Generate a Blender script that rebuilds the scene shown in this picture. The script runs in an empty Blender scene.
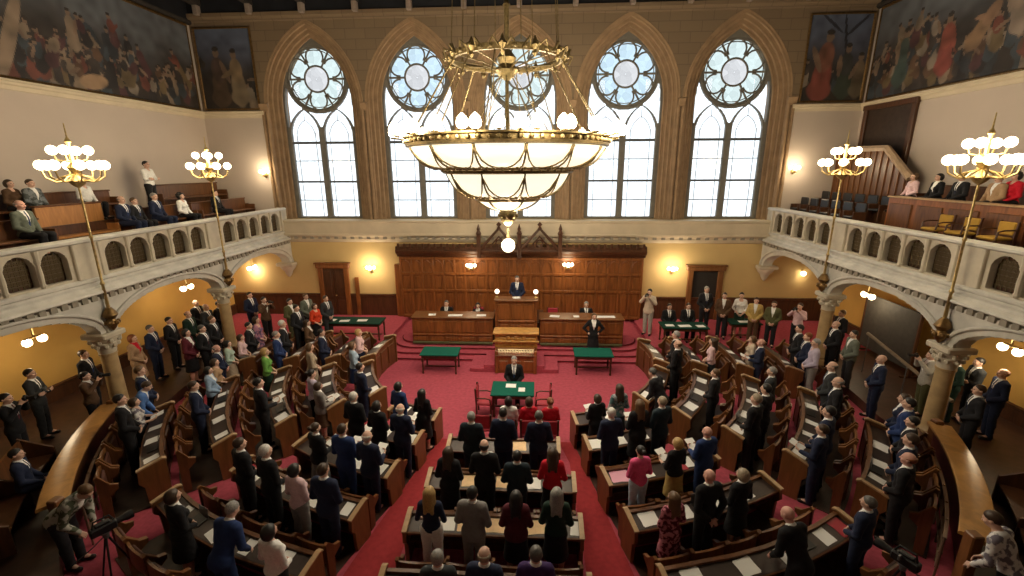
import bpy, bmesh, math, random
import numpy as np
from mathutils import Vector, Matrix
PI = math.pi
sc = bpy.context.scene
COL = sc.collection
rnd = random.Random(7)

# ------------------------------------------------------------------ camera
FPX, PITCH, YAW, ROLL = 451.78, .2587, .0576, -.0054
EYE = Vector((.8545, 0, 7.5))
_cp, _sp = math.cos(PITCH), math.sin(PITCH)
_rot = Matrix.Rotation(YAW, 3, 'Z')
FWD = _rot @ Vector((0, _cp, -_sp)); _r = _rot @ Vector((1, 0, 0)); _u = _rot @ Vector((0, _sp, _cp))
RGT = _r * math.cos(ROLL) + _u * math.sin(ROLL); UPV = -_r * math.sin(ROLL) + _u * math.cos(ROLL)
cam = bpy.data.cameras.new('camera'); camo = bpy.data.objects.new('camera', cam); COL.objects.link(camo)
cam.sensor_fit = 'HORIZONTAL'; cam.sensor_width = 36; cam.lens = FPX / 1024 * 36; cam.clip_end = 200
_m = Matrix((RGT, UPV, -FWD)).transposed().to_4x4(); _m.translation = EYE
camo.matrix_world = _m
sc.camera = camo

def ray(u, v): return FWD + RGT * ((u - 512) / FPX) + UPV * ((288 - v) / FPX)
def at_z(u, v, z): d = ray(u, v); return EYE + d * ((z - EYE.z) / d.z)
def at_y(u, v, y): d = ray(u, v); return EYE + d * ((y - EYE.y) / d.y)
def at_x(u, v, x): d = ray(u, v); return EYE + d * ((x - EYE.x) / d.x)
def pix(p):
    d = Vector(p) - EYE; z = d.dot(FWD)
    return 512 + FPX * d.dot(RGT) / z, 288 - FPX * d.dot(UPV) / z

# ------------------------------------------------------------------ world and exposure
w = bpy.data.worlds.new('sky'); sc.world = w; w.use_nodes = True
bg = w.node_tree.nodes['Background']
bg.inputs[0].default_value = (.86, .94, 1, 1); bg.inputs[1].default_value = 1.7
sc.view_settings.view_transform = 'Standard'; sc.view_settings.look = 'None'
sc.view_settings.exposure = 0.14; sc.view_settings.gamma = 1; sc.view_settings.use_curve_mapping = False
sc.cycles.use_denoising = True
sc.cycles.max_bounces = 6; sc.cycles.diffuse_bounces = 3; sc.cycles.glossy_bounces = 3; sc.cycles.transparent_max_bounces = 12
sc.cycles.caustics_reflective = False; sc.cycles.caustics_refractive = False
sc.cycles.sample_clamp_indirect = 4

# light levels (watts) of the lamps the hall has
CHANDELIER_W, GLOBE_W, SCONCE_W, SOFFIT_W = 1700, 22, 34, 40
BULB_E, BOWL_E = 14.0, 1.05

# ------------------------------------------------------------------ the hall's main measures (metres; the hall's axis is x = 0)
WALLX, FARY, BACKY, CEILZ = 14.67, 21.5, -4.0, 14.75
BALX, RAILZ = 11.54, 5.72
CEN = Vector((0, 15.2, 0))            # the benches curve about this point
RAISE = .32                            # floor level along the walls and at the far end

# ------------------------------------------------------------------ materials
MATS = {}
def mat(name, col, rough=.5, metal=0., var=.0, scale=6., emit=0., ecol=None, spec=None, kind=None, col2=None, sheen=0., bump=0.):
    if name in MATS: return MATS[name]
    m = bpy.data.materials.new(name); m.use_nodes = True
    nt = m.node_tree; b = nt.nodes['Principled BSDF']
    b.inputs['Base Color'].default_value = (*col, 1); b.inputs['Roughness'].default_value = rough; b.inputs['Metallic'].default_value = metal
    if spec is not None: b.inputs['Specular IOR Level'].default_value = spec
    if sheen: b.inputs['Sheen Weight'].default_value = sheen
    if emit:
        b.inputs['Emission Color'].default_value = (*(ecol or col), 1); b.inputs['Emission Strength'].default_value = emit
    if var or col2:
        tc = nt.nodes.new('ShaderNodeTexCoord'); mp = nt.nodes.new('ShaderNodeMapping'); nz = nt.nodes.new('ShaderNodeTexNoise')
        cr = nt.nodes.new('ShaderNodeValToRGB')
        nt.links.new(tc.outputs['Object'], mp.inputs[0]); nt.links.new(mp.outputs[0], nz.inputs['Vector'])
        nz.inputs['Scale'].default_value = scale; nz.inputs['Detail'].default_value = 5
        if kind == 'wood': mp.inputs['Scale'].default_value = (1, 1, .16); nz.inputs['Distortion'].default_value = 1.5
        if kind == 'woodx': mp.inputs['Scale'].default_value = (.16, .3, 1); nz.inputs['Distortion'].default_value = 1.5
        c2 = col2 or tuple(min(1, c * (1 + var)) for c in col); c1 = col if col2 else tuple(c * (1 - var) for c in col)
        cr.color_ramp.elements[0].color = (*c1, 1); cr.color_ramp.elements[1].color = (*c2, 1)
        cr.color_ramp.elements[0].position = .3; cr.color_ramp.elements[1].position = .7
        nt.links.new(nz.outputs['Fac'], cr.inputs[0]); nt.links.new(cr.outputs[0], b.inputs['Base Color'])
        if bump:
            bp = nt.nodes.new('ShaderNodeBump'); bp.inputs['Strength'].default_value = bump; bp.inputs['Distance'].default_value = .02
            nt.links.new(nz.outputs['Fac'], bp.inputs['Height']); nt.links.new(bp.outputs[0], b.inputs['Normal'])
    MATS[name] = m
    return m

def brick_stone():
    m = mat('window_wall_stone', (.25, .175, .105), .8)
    nt = m.node_tree; b = nt.nodes['Principled BSDF']
    tc = nt.nodes.new('ShaderNodeTexCoord'); mp = nt.nodes.new('ShaderNodeMapping'); br = nt.nodes.new('ShaderNodeTexBrick')
    mp.inputs['Rotation'].default_value = (PI / 2, 0, 0)
    nt.links.new(tc.outputs['Object'], mp.inputs[0]); nt.links.new(mp.outputs[0], br.inputs['Vector'])
    br.inputs['Scale'].default_value = 1.0; br.inputs['Brick Width'].default_value = .9; br.inputs['Row Height'].default_value = .42
    br.inputs['Mortar Size'].default_value = .012
    br.inputs['Color1'].default_value = (.225, .16, .098, 1); br.inputs['Color2'].default_value = (.205, .145, .09, 1); br.inputs['Mortar'].default_value = (.14, .10, .065, 1)
    nt.links.new(br.outputs[0], b.inputs['Base Color'])
    return m

STONE = brick_stone()
MOULD = mat('arch_stone', (.33, .215, .12), .75, var=.18, scale=3)
TRACERY = mat('tracery_stone', (.17, .16, .14), .8, var=.15, scale=4)
LEDGE = mat('ledge_stone', (.62, .53, .39), .6, var=.08, scale=1.5)
BALST = mat('balcony_stone', (.62, .60, .55), .6, var=.14, scale=2.5)
BALCR = mat('balcony_cream', (.61, .55, .44), .6, var=.10, scale=3)
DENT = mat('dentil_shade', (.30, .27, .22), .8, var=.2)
PLAST = mat('plaster_cream', (.56, .475, .41), .85, var=.05, scale=.6)
OCHREF = mat('plaster_pale_ochre', (.60, .43, .19), .75, var=.08, scale=.7)
OCHRE = mat('plaster_ochre', (.58, .34, .085), .75, var=.10, scale=.7)
CEILM = mat('ceiling_dark', (.008, .009, .014), .8, var=.4, scale=2)
BEAMM = mat('beam_wood', (.030, .024, .020), .8, var=.2)
CORB = mat('corbel_stone', (.30, .24, .20), .8, var=.15)
MARBLE = mat('column_marble', (.47, .33, .17), .4, var=.15, scale=4)
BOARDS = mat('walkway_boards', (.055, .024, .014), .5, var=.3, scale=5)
CARPET = mat('carpet_red', (.42, .078, .112), .95, var=.15, scale=9, spec=.1)
AISLE = mat('carpet_aisle', (.32, .036, .042), .95, var=.13, scale=9, spec=.1)
CARPLINE = mat('carpet_edge', (.10, .012, .015), .95, spec=.1)
WOOD = mat('oak', (.13, .050, .017), .38, var=.35, scale=7, kind='wood')
WOODX = mat('oak_long', (.175, .068, .022), .38, var=.35, scale=7, kind='woodx')
WOODD = mat('dark_oak', (.075, .028, .011), .42, var=.35, scale=7, kind='wood')
WOODL = mat('light_oak', (.195, .080, .027), .35, var=.25, scale=7, kind='wood')
WOODR = mat('panel_oak', (.23, .078, .020), .38, var=.35, scale=5, kind='wood')
EDGE = mat('worn_oak_edge', (.46, .30, .16), .4, var=.15, scale=10)  # paler oak: chandelier light on top edges put into the colour
DESKT = mat('desk_top_leather', (.040, .024, .020), .45, var=.2, scale=8)
GOLDW = mat('gilt_oak', (.46, .235, .055), .35, var=.25, scale=9)
GREEN = mat('green_baize', (.010, .105, .075), .9, var=.12, scale=20, spec=.1)
GREEND = mat('dark_green_baize', (.012, .05, .035), .9, var=.12, scale=20, spec=.1)
BRASS = mat('brass', (.50, .37, .16), .34, .85, var=.3, scale=14)
CBRASS = mat('aged_brass', (.25, .185, .085), .42, .8, var=.35, scale=14)
BRONZE = mat('dark_bronze', (.22, .13, .05), .38, .8, var=.3, scale=14)
GRILLE = mat('bronze_grille', (.10, .072, .035), .45, .5)
DARK = mat('dark_void', (.02, .016, .014), .9)  # shade of the open doorway put into a flat colour
BLACK = mat('black_plastic', (.012, .012, .014), .45)
GREYM = mat('grey_metal', (.2, .2, .21), .4, .6)
PAPER = mat('white_paper', (.90, .89, .87), .8)
TAN = mat('manila_paper', (.88, .62, .36), .8, var=.08, scale=12)
PINKP = mat('pink_paper', (.88, .46, .62), .8)
REDC = mat('red_leather', (.42, .03, .05), .5, var=.1)
YELLO = mat('yellow_cushion', (.42, .24, .03), .8, var=.1)
LEAD = mat('lead_came', (.07, .075, .08), .6)
BULB = mat('lit_globe', (1, .93, .78), .3, emit=BULB_E, ecol=(1, .86, .58))
BOWL = mat('milk_glass_lit', (.85, .80, .66), .3, var=0, emit=BOWL_E, ecol=(1, .90, .66))
GLOBE = mat('lamp_globe', (1, .92, .75), .3, emit=9, ecol=(1, .82, .50))

def glass(name, tint, mixf=.12):
    m = bpy.data.materials.new(name); m.use_nodes = True; nt = m.node_tree
    for n in list(nt.nodes): nt.nodes.remove(n)
    out = nt.nodes.new('ShaderNodeOutputMaterial'); mx = nt.nodes.new('ShaderNodeMixShader'); tr = nt.nodes.new('ShaderNodeBsdfTransparent'); gl = nt.nodes.new('ShaderNodeBsdfGlossy')
    tc = nt.nodes.new('ShaderNodeTexCoord'); nz = nt.nodes.new('ShaderNodeTexVoronoi'); cr = nt.nodes.new('ShaderNodeValToRGB')
    nz.inputs['Scale'].default_value = 3.5
    cr.color_ramp.elements[0].color = (*[c * .74 for c in tint], 1); cr.color_ramp.elements[1].color = (*tint, 1)
    nt.links.new(tc.outputs['Object'], nz.inputs['Vector']); nt.links.new(nz.outputs['Color'], cr.inputs[0]); nt.links.new(cr.outputs[0], tr.inputs[0])
    gl.inputs['Roughness'].default_value = .15; mx.inputs[0].default_value = mixf * .4
    nt.links.new(tr.outputs[0], mx.inputs[1]); nt.links.new(gl.outputs[0], mx.inputs[2]); nt.links.new(mx.outputs[0], out.inputs[0])
    return m
PANE = glass('leaded_glass', (1, 1, 1))
PANEB = glass('blue_leaded_glass', (.50, .60, .66))
PANEG = glass('pale_green_glass', (.56, .62, .59))
PANEP = glass('pale_rose_glass', (.55, .52, .51))

# ------------------------------------------------------------------ helpers
def tag(o, label=None, cat=None, group=None, kind=None):
    if label: o['label'] = label
    if cat: o['category'] = cat
    if group: o['group'] = group
    if kind: o['kind'] = kind
    return o
def empty(name, loc=(0, 0, 0), rz=0, label=None, cat=None, group=None, kind=None):
    o = bpy.data.objects.new(name, None); COL.objects.link(o); o.location = loc; o.rotation_euler = (0, 0, rz); o.empty_display_size = .1
    return tag(o, label, cat, group, kind)
def copy_tree(o, parent=None):
    c = o.copy(); COL.objects.link(c)
    if parent is not None: c.parent = parent
    for ch in o.children: copy_tree(ch, c)
    return c

class MB:
    def __init__(s): s.v = []; s.f = []; s.mi = []; s.cur = 0; s.T = None
    def add(s, verts, faces):
        n = len(s.v)
        if s.T is not None: verts = [tuple(s.T @ Vector(p)) for p in verts]
        s.v += [tuple(p) for p in verts]; s.f += [tuple(n + i for i in f) for f in faces]; s.mi += [s.cur] * len(faces); return s
    def box(s, x0, x1, y0, y1, z0, z1, b=0.):
        if b:
            return s.bevbox((x0 + x1) / 2, (y0 + y1) / 2, (z0 + z1) / 2, (x1 - x0) / 2, (y1 - y0) / 2, (z1 - z0) / 2, b)
        p = [(x, y, z) for z in (z0, z1) for y in (y0, y1) for x in (x0, x1)]
        return s.add(p, [(0, 2, 3, 1), (4, 5, 7, 6), (0, 1, 5, 4), (2, 6, 7, 3), (0, 4, 6, 2), (1, 3, 7, 5)])
    def bevbox(s, cx, cy, cz, hx, hy, hz, b):
        b = min(b, hx * .9, hy * .9, hz * .9)
        rings = []
        for z, i in ((-hz, b), (-hz + b, 0), (hz - b, 0), (hz, b)):
            x, y = hx - i, hy - i; c = b if i == 0 else b * .4
            rings.append([(cx + px, cy + py, cz + z) for px, py in ((-x + c, -y), (x - c, -y), (x, -y + c), (x, y - c), (x - c, y), (-x + c, y), (-x, y - c), (-x, -y + c))])
        return s.loft(rings, True, True)
    def loft(s, rings, closed=True, caps=True):
        n = len(rings[0]); v = [p for r in rings for p in r]; f = []
        for k in range(len(rings) - 1):
            for i in range(n if closed else n - 1):
                j = (i + 1) % n; f.append((k * n + i, k * n + j, (k + 1) * n + j, (k + 1) * n + i))
        if caps and closed:
            f.append(tuple(range(n - 1, -1, -1))); f.append(tuple((len(rings) - 1) * n + i for i in range(n)))
        return s.add(v, f)
    def tube(s, a, b, ra, rb=None, n=8, caps=True):
        a, b = Vector(a), Vector(b); rb = ra if rb is None else rb; d = (b - a)
        if d.length < 1e-6: return s
        d.normalize(); x = d.orthogonal().normalized(); y = d.cross(x)
        r = [[tuple(p + (x * math.cos(t) + y * math.sin(t)) * q) for t in [2 * PI * i / n for i in range(n)]] for p, q in ((a, ra), (b, rb))]
        return s.loft(r, True, caps)
    def path(s, pts, r, n=6, closed=False):
        pts = [Vector(p) for p in pts]; m = len(pts); rings = []
        rr = r if isinstance(r, (list, tuple)) else [r] * m
        x = None
        for i, p in enumerate(pts):
            t = (pts[(i + 1) % m] - pts[i - 1]) if closed else (pts[min(i + 1, m - 1)] - pts[max(i - 1, 0)])
            t.normalize()
            x = t.orthogonal().normalized() if x is None else (x - t * x.dot(t)).normalized()
            y = t.cross(x); rings.append([tuple(p + (x * math.cos(a) + y * math.sin(a)) * rr[i]) for a in [2 * PI * k / n for k in range(n)]])
        if closed: rings.append(rings[0])
        return s.loft(rings, True, not closed)
    def lathe(s, prof, n=16, c=(0, 0, 0), a0=0., a1=2 * PI, caps=True):
        full = abs(a1 - a0 - 2 * PI) < 1e-4; m = n if full else n + 1
        rings = [[(c[0] + r * math.cos(a), c[1] + r * math.sin(a), c[2] + z) for a in [a0 + (a1 - a0) * i / n for i in range(m)]] for r, z in prof]
        return s.loft(rings, full, caps and full)
    def sphere(s, c, r, n=10, sq=1.):
        k = max(4, n // 2 + 1)
        return s.lathe([(max(r * math.sin(PI * i / k), r * .02), -r * sq * math.cos(PI * i / k)) for i in range(k + 1)], n, c)
    def torus(s, c, R, r, n=32, m=6, axis='z'):
        cx, cy, cz = c
        pts = [(cx + R * math.cos(t), cy + R * math.sin(t), cz) if axis == 'z' else (cx + R * math.cos(t), cy, cz + R * math.sin(t)) for t in [2 * PI * i / n for i in range(n)]]
        return s.path(pts, r, m, True)
    def sweep(s, frames, prof, caps=True):
        """frames: (position, outward unit vector) along a path; prof: closed list of (out, up)"""
        rings = [[(p[0] + o[0] * a, p[1] + o[1] * a, p[2] + z) for a, z in prof] for p, o in frames]
        return s.loft(rings, True, caps)
    def build(s, name, m, parent=None, smooth=False, loc=None):
        me = bpy.data.meshes.new(name); me.from_pydata(s.v, [], s.f)
        ms = m if isinstance(m, (list, tuple)) else [m]
        for q in ms: me.materials.append(q)
        if len(ms) > 1: me.polygons.foreach_set('material_index', s.mi)
        bm = bmesh.new(); bm.from_mesh(me); bmesh.ops.recalc_face_normals(bm, faces=bm.faces); bm.to_mesh(me); bm.free()
        if smooth: me.shade_smooth() if smooth is True else me.shade_auto_smooth() if hasattr(me, 'shade_auto_smooth') else me.shade_smooth()
        if smooth == 'auto':
            for p in me.polygons: p.use_smooth = True
            try: me.set_sharp_from_angle(angle=math.radians(40))
            except Exception: pass
        o = bpy.data.objects.new(name, me); COL.objects.link(o)
        if parent is not None: o.parent = parent
        if loc is not None: o.location = loc
        return o

# surfaces grown from distance fields (bodies, clothing, pierced stone)
def nets(xs, ys, zs, D):
    s = D < 0
    c = [D[i:D.shape[0] - 1 + i, j:D.shape[1] - 1 + j, k:D.shape[2] - 1 + k] for i in (0, 1) for j in (0, 1) for k in (0, 1)]
    cnt = sum((q < 0).astype(np.int8) for q in c)
    act = (cnt > 0) & (cnt < 8)
    idx = np.argwhere(act); n = len(idx)
    vid = -np.ones(act.shape, np.int64); vid[act] = np.arange(n)
    acc = np.zeros((n, 3)); num = np.zeros(n)
    dv = np.array([q[act] for q in c]); L = (xs, ys, zs)
    co = [np.stack([L[a][idx[:, a] + b[a]] for a in range(3)], 1) for b in [(i, j, k) for i in (0, 1) for j in (0, 1) for k in (0, 1)]]
    for a in range(8):
        for bit in (1, 2, 4):
            b = a | bit
            if b == a: continue
            d0, d1 = dv[a], dv[b]; cr = (d0 < 0) != (d1 < 0)
            t = np.where(cr, d0 / np.where(cr, d0 - d1, 1), 0)
            acc += np.where(cr[:, None], co[a] + (co[b] - co[a]) * t[:, None], 0); num += cr
    V = acc / num[:, None]
    F = []
    def quads(ax, cells):
        sl0 = [slice(None)] * 3; sl1 = [slice(None)] * 3; sl0[ax] = slice(0, -1); sl1[ax] = slice(1, None)
        for o in range(3):
            if o != ax: sl0[o] = slice(1, -1); sl1[o] = slice(1, -1)
        a, b = s[tuple(sl0)], s[tuple(sl1)]
        e = np.argwhere(a != b); ins = a[a != b]
        base = e.copy()
        for o in range(3):
            if o != ax: base[:, o] += 1
        q = np.stack([vid[tuple((base + np.array(cc)).T)] for cc in cells], 1)
        q[~ins] = q[~ins][:, ::-1]; F.append(q)
    quads(0, [(0, -1, -1), (0, 0, -1), (0, 0, 0), (0, -1, 0)])
    quads(1, [(-1, 0, -1), (-1, 0, 0), (0, 0, 0), (0, 0, -1)])
    quads(2, [(-1, -1, 0), (0, -1, 0), (0, 0, 0), (-1, 0, 0)])
    return V, np.concatenate(F)

def mesh_np(name, V, F, mats, mi=None, smooth=True):
    me = bpy.data.meshes.new(name)
    me.from_pydata(V.tolist(), [], F.tolist())
    for m in mats: me.materials.append(m)
    if mi is not None: me.polygons.foreach_set('material_index', np.asarray(mi, np.int32))
    if smooth: me.polygons.foreach_set('use_smooth', np.ones(len(me.polygons), bool))
    me.update(); return me

def plate(name, x0, x1, z0, z1, res, fn, y0, y1, m, smooth=False):
    """a flat stone plate: fn(X, Z) < 0 inside; extruded from y0 to y1"""
    xs = np.arange(x0 - 2 * res, x1 + 2.5 * res, res); zs = np.arange(z0 - 2 * res, z1 + 2.5 * res, res)
    t = y1 - y0; ys = np.array([y0 - t * .5 - .02, y0 - .01, y0 + .01, y1 - .01, y1 + .01, y1 + t * .5 + .02])
    X, Z = np.meshgrid(xs, zs, indexing='ij'); d2 = fn(X, Z)
    D = np.maximum(d2[:, None, :], np.maximum(y0 - ys, ys - y1)[None, :, None])
    V, F = nets(xs, ys, zs, D)
    me = mesh_np(name, V, F, [m], smooth=True)
    try: me.set_sharp_from_angle(angle=math.radians(35))
    except Exception: pass
    return me
# ------------------------------------------------------------------ lamp helper
def lamp(name, loc, watts, radius, col=(1, .80, .52), parent=None):
    l = bpy.data.lights.new(name, 'POINT'); l.energy = watts; l.color = col; l.shadow_soft_size = radius
    o = bpy.data.objects.new(name, l); COL.objects.link(o); o.location = loc
    if parent is not None: o.parent = parent
    return o

# ------------------------------------------------------------------ floor, walls, ceiling
def struct(mb, name, m, smooth=False, label=None, parent=None):
    o = mb.build(name, m, parent, smooth)
    if parent is None: tag(o, label, None, None, 'structure')
    return o

mb = MB(); mb.box(-WALLX, WALLX, BACKY, FARY, -.3, 0); struct(mb, 'floor', CARPET, label='red carpeted floor of the hall')
# deeper red runner carpets in the two aisles
def runner(name, pts, label):
    mb = MB(); n = len(pts)
    mb.loft([[(x0, y, .004), (x1, y, .004), (x1, y, .012), (x0, y, .012)] for x0, x1, y in pts]); o = struct(mb, name, AISLE, label=label)
runner('trim_1', [(-3.3, -1.85, 3.5), (-2.75, -1.85, 7), (-2.1, -1.72, 10.4), (-1.95, -1.5, 11.3)], 'red aisle carpet left of the centre desks')
runner('trim_2', [(1.85, 3.3, 3.5), (1.85, 2.75, 7), (1.75, 2.1, 10.4), (1.5, 1.95, 11.3)], 'red aisle carpet right of the centre desks')

def polar(r, a): return (r * math.sin(a), CEN.y - r * math.cos(a))
# raised walkway along the walls (outside the benches) and across the far end
def ring_in(a):   # inner radius of the raised walkway at angle a (degrees)
    a = abs(a); return 11.95 if a < 68 else 11.95 - (min(a, 76) - 68) / 8 * .62
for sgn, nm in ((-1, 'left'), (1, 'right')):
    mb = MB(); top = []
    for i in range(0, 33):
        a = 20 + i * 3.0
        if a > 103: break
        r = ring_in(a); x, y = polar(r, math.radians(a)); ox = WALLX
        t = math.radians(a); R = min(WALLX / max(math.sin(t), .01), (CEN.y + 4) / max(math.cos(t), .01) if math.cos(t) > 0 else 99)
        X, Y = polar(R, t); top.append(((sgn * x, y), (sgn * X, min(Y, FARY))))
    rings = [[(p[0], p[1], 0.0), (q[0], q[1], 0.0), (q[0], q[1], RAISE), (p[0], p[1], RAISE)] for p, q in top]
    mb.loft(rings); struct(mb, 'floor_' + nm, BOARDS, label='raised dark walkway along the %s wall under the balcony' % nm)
mb = MB()
E0 = 17.75
mb.box(-WALLX, -5.6, E0, FARY, 0, RAISE + .002); mb.box(5.6, WALLX, E0, FARY, 0, RAISE + .002)
for i, (hx, y0, r) in enumerate(((6.0, 16.7, 1.3), (5.7, 17.1, 1.2), (5.4, 17.5, 1.1), (5.1, 17.9, .8))):
    pts = []
    for sx in (-1, 1):
        arc = [(sx * (hx - r + r * math.cos(t)), y0 + r - r * math.sin(t)) for t in [PI / 2 * k / 8 for k in range(9)]]
        pts += arc[::-1] if sx > 0 else arc
    pts = pts + [(hx, FARY), (-hx, FARY)]
    z1 = RAISE / 4 * (i + 1) + (.004 if i == 3 else 0)
    mb.loft([[(x, y, 0 if i == 0 else RAISE / 4 * i - .01) for x, y in pts], [(x, y, z1) for x, y in pts]])
struct(mb, 'floor_far', CARPET, label='red carpeted steps and platform at the far end')
mb = MB()
for i, (hx, y0, r) in enumerate(((6.0, 16.7, 1.3), (5.7, 17.1, 1.2), (5.4, 17.5, 1.1), (5.1, 17.9, .8))):
    fr = []
    for sx in (-1, 1):
        arc = [((sx * (hx - r + r * math.cos(t)), y0 + r - r * math.sin(t), RAISE / 4 * (i + 1)), (sx * math.cos(t), -math.sin(t))) for t in [PI / 2 * k / 8 for k in range(9)]]
        fr += arc[::-1] if sx > 0 else arc
    mb.sweep(fr, [(-.03, -.02), (.012, -.02), (.012, .006), (-.03, .006)])
struct(mb, 'trim_3', CARPLINE, label='dark nosings of the curved platform steps')

for sgn, nm in ((-1, 'left'), (1, 'right')):
    x = sgn * WALLX
    mb = MB(); mb.box(min(x, x + sgn * .4), max(x, x + sgn * .4), BACKY, FARY + .9, 0, 4.3); struct(mb, 'wall_' + nm + '_lower', OCHRE, label='ochre wall under the %s balcony' % nm)
    mb = MB(); mb.box(min(x, x + sgn * .4), max(x, x + sgn * .4), BACKY, FARY + .9, 4.3, CEILZ); struct(mb, 'wall_' + nm, PLAST, label='cream plaster wall above the %s balcony' % nm)
    # moulding under the mural
    fr = [((x, BACKY, 10.02), (-sgn, 0)), ((x, FARY, 10.02), (-sgn, 0))]
    mb = MB(); mb.sweep(fr, [(0, -.22), (.04, -.2), (.06, -.1), (.12, -.06), (.12, 0), (.17, .03), (.17, .08), (0, .1)]); struct(mb, 'trim_mural_' + nm, LEDGE, label='stone moulding under the %s mural' % nm)
    mb = MB(); mb.sweep([((x, BACKY, RAISE), (-sgn, 0)), ((x, FARY, RAISE), (-sgn, 0))], [(0, 0), (.05, 0), (.05, .42), (.08, .45), (.08, .50), (0, .52)]); struct(mb, 'baseboard_' + nm, WOODD, label='dark wainscot along the %s wall under the balcony' % nm)
mb = MB(); mb.box(-WALLX, WALLX, BACKY - .4, BACKY, 0, CEILZ); struct(mb, 'wall_back', PLAST, label='cream wall behind the viewer')
mb = MB(); mb.box(-WALLX - .4, WALLX + .4, BACKY - .4, FARY + .9, CEILZ, CEILZ + .3); struct(mb, 'ceiling', CEILM, label='dark coffered ceiling')
k = 0
for i in range(-6, 7):
    x = 2.345 * i; k += 1
    mb = MB(); mb.box(x - .13, x + .13, BACKY, FARY, CEILZ - .35, CEILZ, .02)
    mb.sweep([((x, FARY, 0), (0, -1)), ((x + .001, FARY, 0), (0, -1))], [(0, 1)] * 4) if False else None
    struct(mb, 'beam_%d' % k, BEAMM, label='dark ceiling beam along the hall')
    mb = MB(); mb.box(x - .12, x + .12, FARY - .5, FARY - .06, 14.45, CEILZ - .02, .03); mb.box(x - .11, x + .11, FARY - .34, FARY - .06, 14.02, 14.5, .03)
    struct(mb, 'trim_corbel_%d' % k, CORB, label='pale stone corbel under a ceiling beam')
for j, y in enumerate((19.0, 15.2, 11.4, 7.6)):
    mb = MB(); mb.box(-WALLX, WALLX, y - .1, y + .1, CEILZ - .3, CEILZ, .02); struct(mb, 'beam_%d' % (k + 1 + j), BEAMM, label='dark cross beam of the coffered ceiling')
mb = MB(); mb.sweep([((-WALLX, FARY, 13.92), (0, -1)), ((WALLX, FARY, 13.92), (0, -1))], [(0, -.12), (.05, -.1), (.08, 0), (.16, .05), (.16, .2), (.0, .25)]); struct(mb, 'trim_cornice', STONE, label='stone cornice over the window wall')

mb = MB(); mb.box(-WALLX, WALLX, FARY - .06, FARY, 14.1, CEILZ); struct(mb, 'trim_frieze', CEILM, label='dark painted band above the cornice of the window wall')
for sgn in (-1, 1):
    mb = MB(); mb.box(min(sgn * WALLX, sgn * (WALLX - .06)), max(sgn * WALLX, sgn * (WALLX - .06)), BACKY, FARY, 13.85, CEILZ); struct(mb, 'trim_band_' + ('left' if sgn < 0 else 'right'), CEILM, label='dark painted band above the %s mural' % ('left' if sgn < 0 else 'right'))
    mb = MB(); mb.sweep([((sgn * WALLX, BACKY, 13.75), (-sgn, 0)), ((sgn * WALLX, FARY, 13.75), (-sgn, 0))], [(0, -.05), (.1, -.02), (.16, .06), (.16, .12), (0, .14)]); struct(mb, 'trim_top_' + ('left' if sgn < 0 else 'right'), BEAMM, label='dark moulding over the %s mural' % ('left' if sgn < 0 else 'right'))
# ------------------------------------------------------------------ far wall with five pointed windows
WC = [-9.4, -4.7, 0, 4.7, 9.4]
SILL, SPR = 5.15, 10.38
ORD = [(2.30, 3.46, FARY), (2.18, 3.34, FARY), (2.15, 3.30, FARY + .12), (2.03, 3.18, FARY + .12), (2.00, 3.14, FARY + .25), (1.87, 3.02, FARY + .25), (1.84, 2.98, FARY + .40), (1.72, 2.89, FARY + .40), (1.68, 2.85, FARY + .56)]
def outline(wd, h, y, cx, n=14):
    R = (wd * wd + h * h) / (2 * wd); tm = math.asin(min(1, h / R)) if wd < R else PI / 2
    tm = math.atan2(h, R - wd)
    right = [(cx - (R - wd) + R * math.cos(t), SPR + R * math.sin(t)) for t in [tm * i / n for i in range(n + 1)]]
    left = [(2 * cx - x, z) for x, z in right[::-1]][1:]
    return [(x, y, z) for x, z in [(cx + wd, SILL)] + right + left + [(cx - wd, SILL)]]
mb = MB()
w0, h0 = ORD[0][0], ORD[0][1]
edges = sorted([-WALLX, WALLX] + [c - w0 for c in WC] + [c + w0 for c in WC])
for a, b in zip(edges[::2], edges[1::2]): mb.add([(a, FARY, SILL), (b, FARY, SILL), (b, FARY, CEILZ), (a, FARY, CEILZ)], [(0, 1, 2, 3)])
for c in WC:
    o = outline(w0, h0, FARY, c)[1:-1]
    for p, q in zip(o[:-1], o[1:]): mb.add([p, (p[0], FARY, CEILZ), (q[0], FARY, CEILZ), q], [(0, 1, 2, 3)])
mb.add([(-WALLX, FARY + .9, SILL), (WALLX, FARY + .9, SILL), (WALLX, FARY + .9, SILL + .01), (-WALLX, FARY + .9, SILL + .01)], [(0, 1, 2, 3)])
struct(mb, 'wall_far', STONE, label='brown stone wall around the five tall windows')
mb = MB(); mb.box(-WALLX, WALLX, FARY, FARY + .9, 0, SILL); struct(mb, 'wall_far_lower', OCHREF, label='ochre wall below the tall windows')
for i, c in enumerate(WC):
    mb = MB()
    for p, q in zip(ORD[:-1], ORD[1:]):
        mb.loft([outline(*p, c), outline(*q, c)], False)
    # round roll mouldings on the orders
    for q in (ORD[0], ORD[1], ORD[3], ORD[5], ORD[7]):
        mb.path([(x, y + .03, z) for x, y, z in outline(q[0] - .02, q[1] - .02, q[2], c)], .05, 6)
    # closing walls behind the reveal
    o = outline(1.66, 2.84, FARY + .56, c); o2 = outline(1.66, 2.84, FARY + .9, c)
    mb.loft([o, o2], False)
    struct(mb, 'trim_arch_%d' % (i + 1), MOULD, 'auto', label='moulded pointed stone arch around a tall window')
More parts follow.
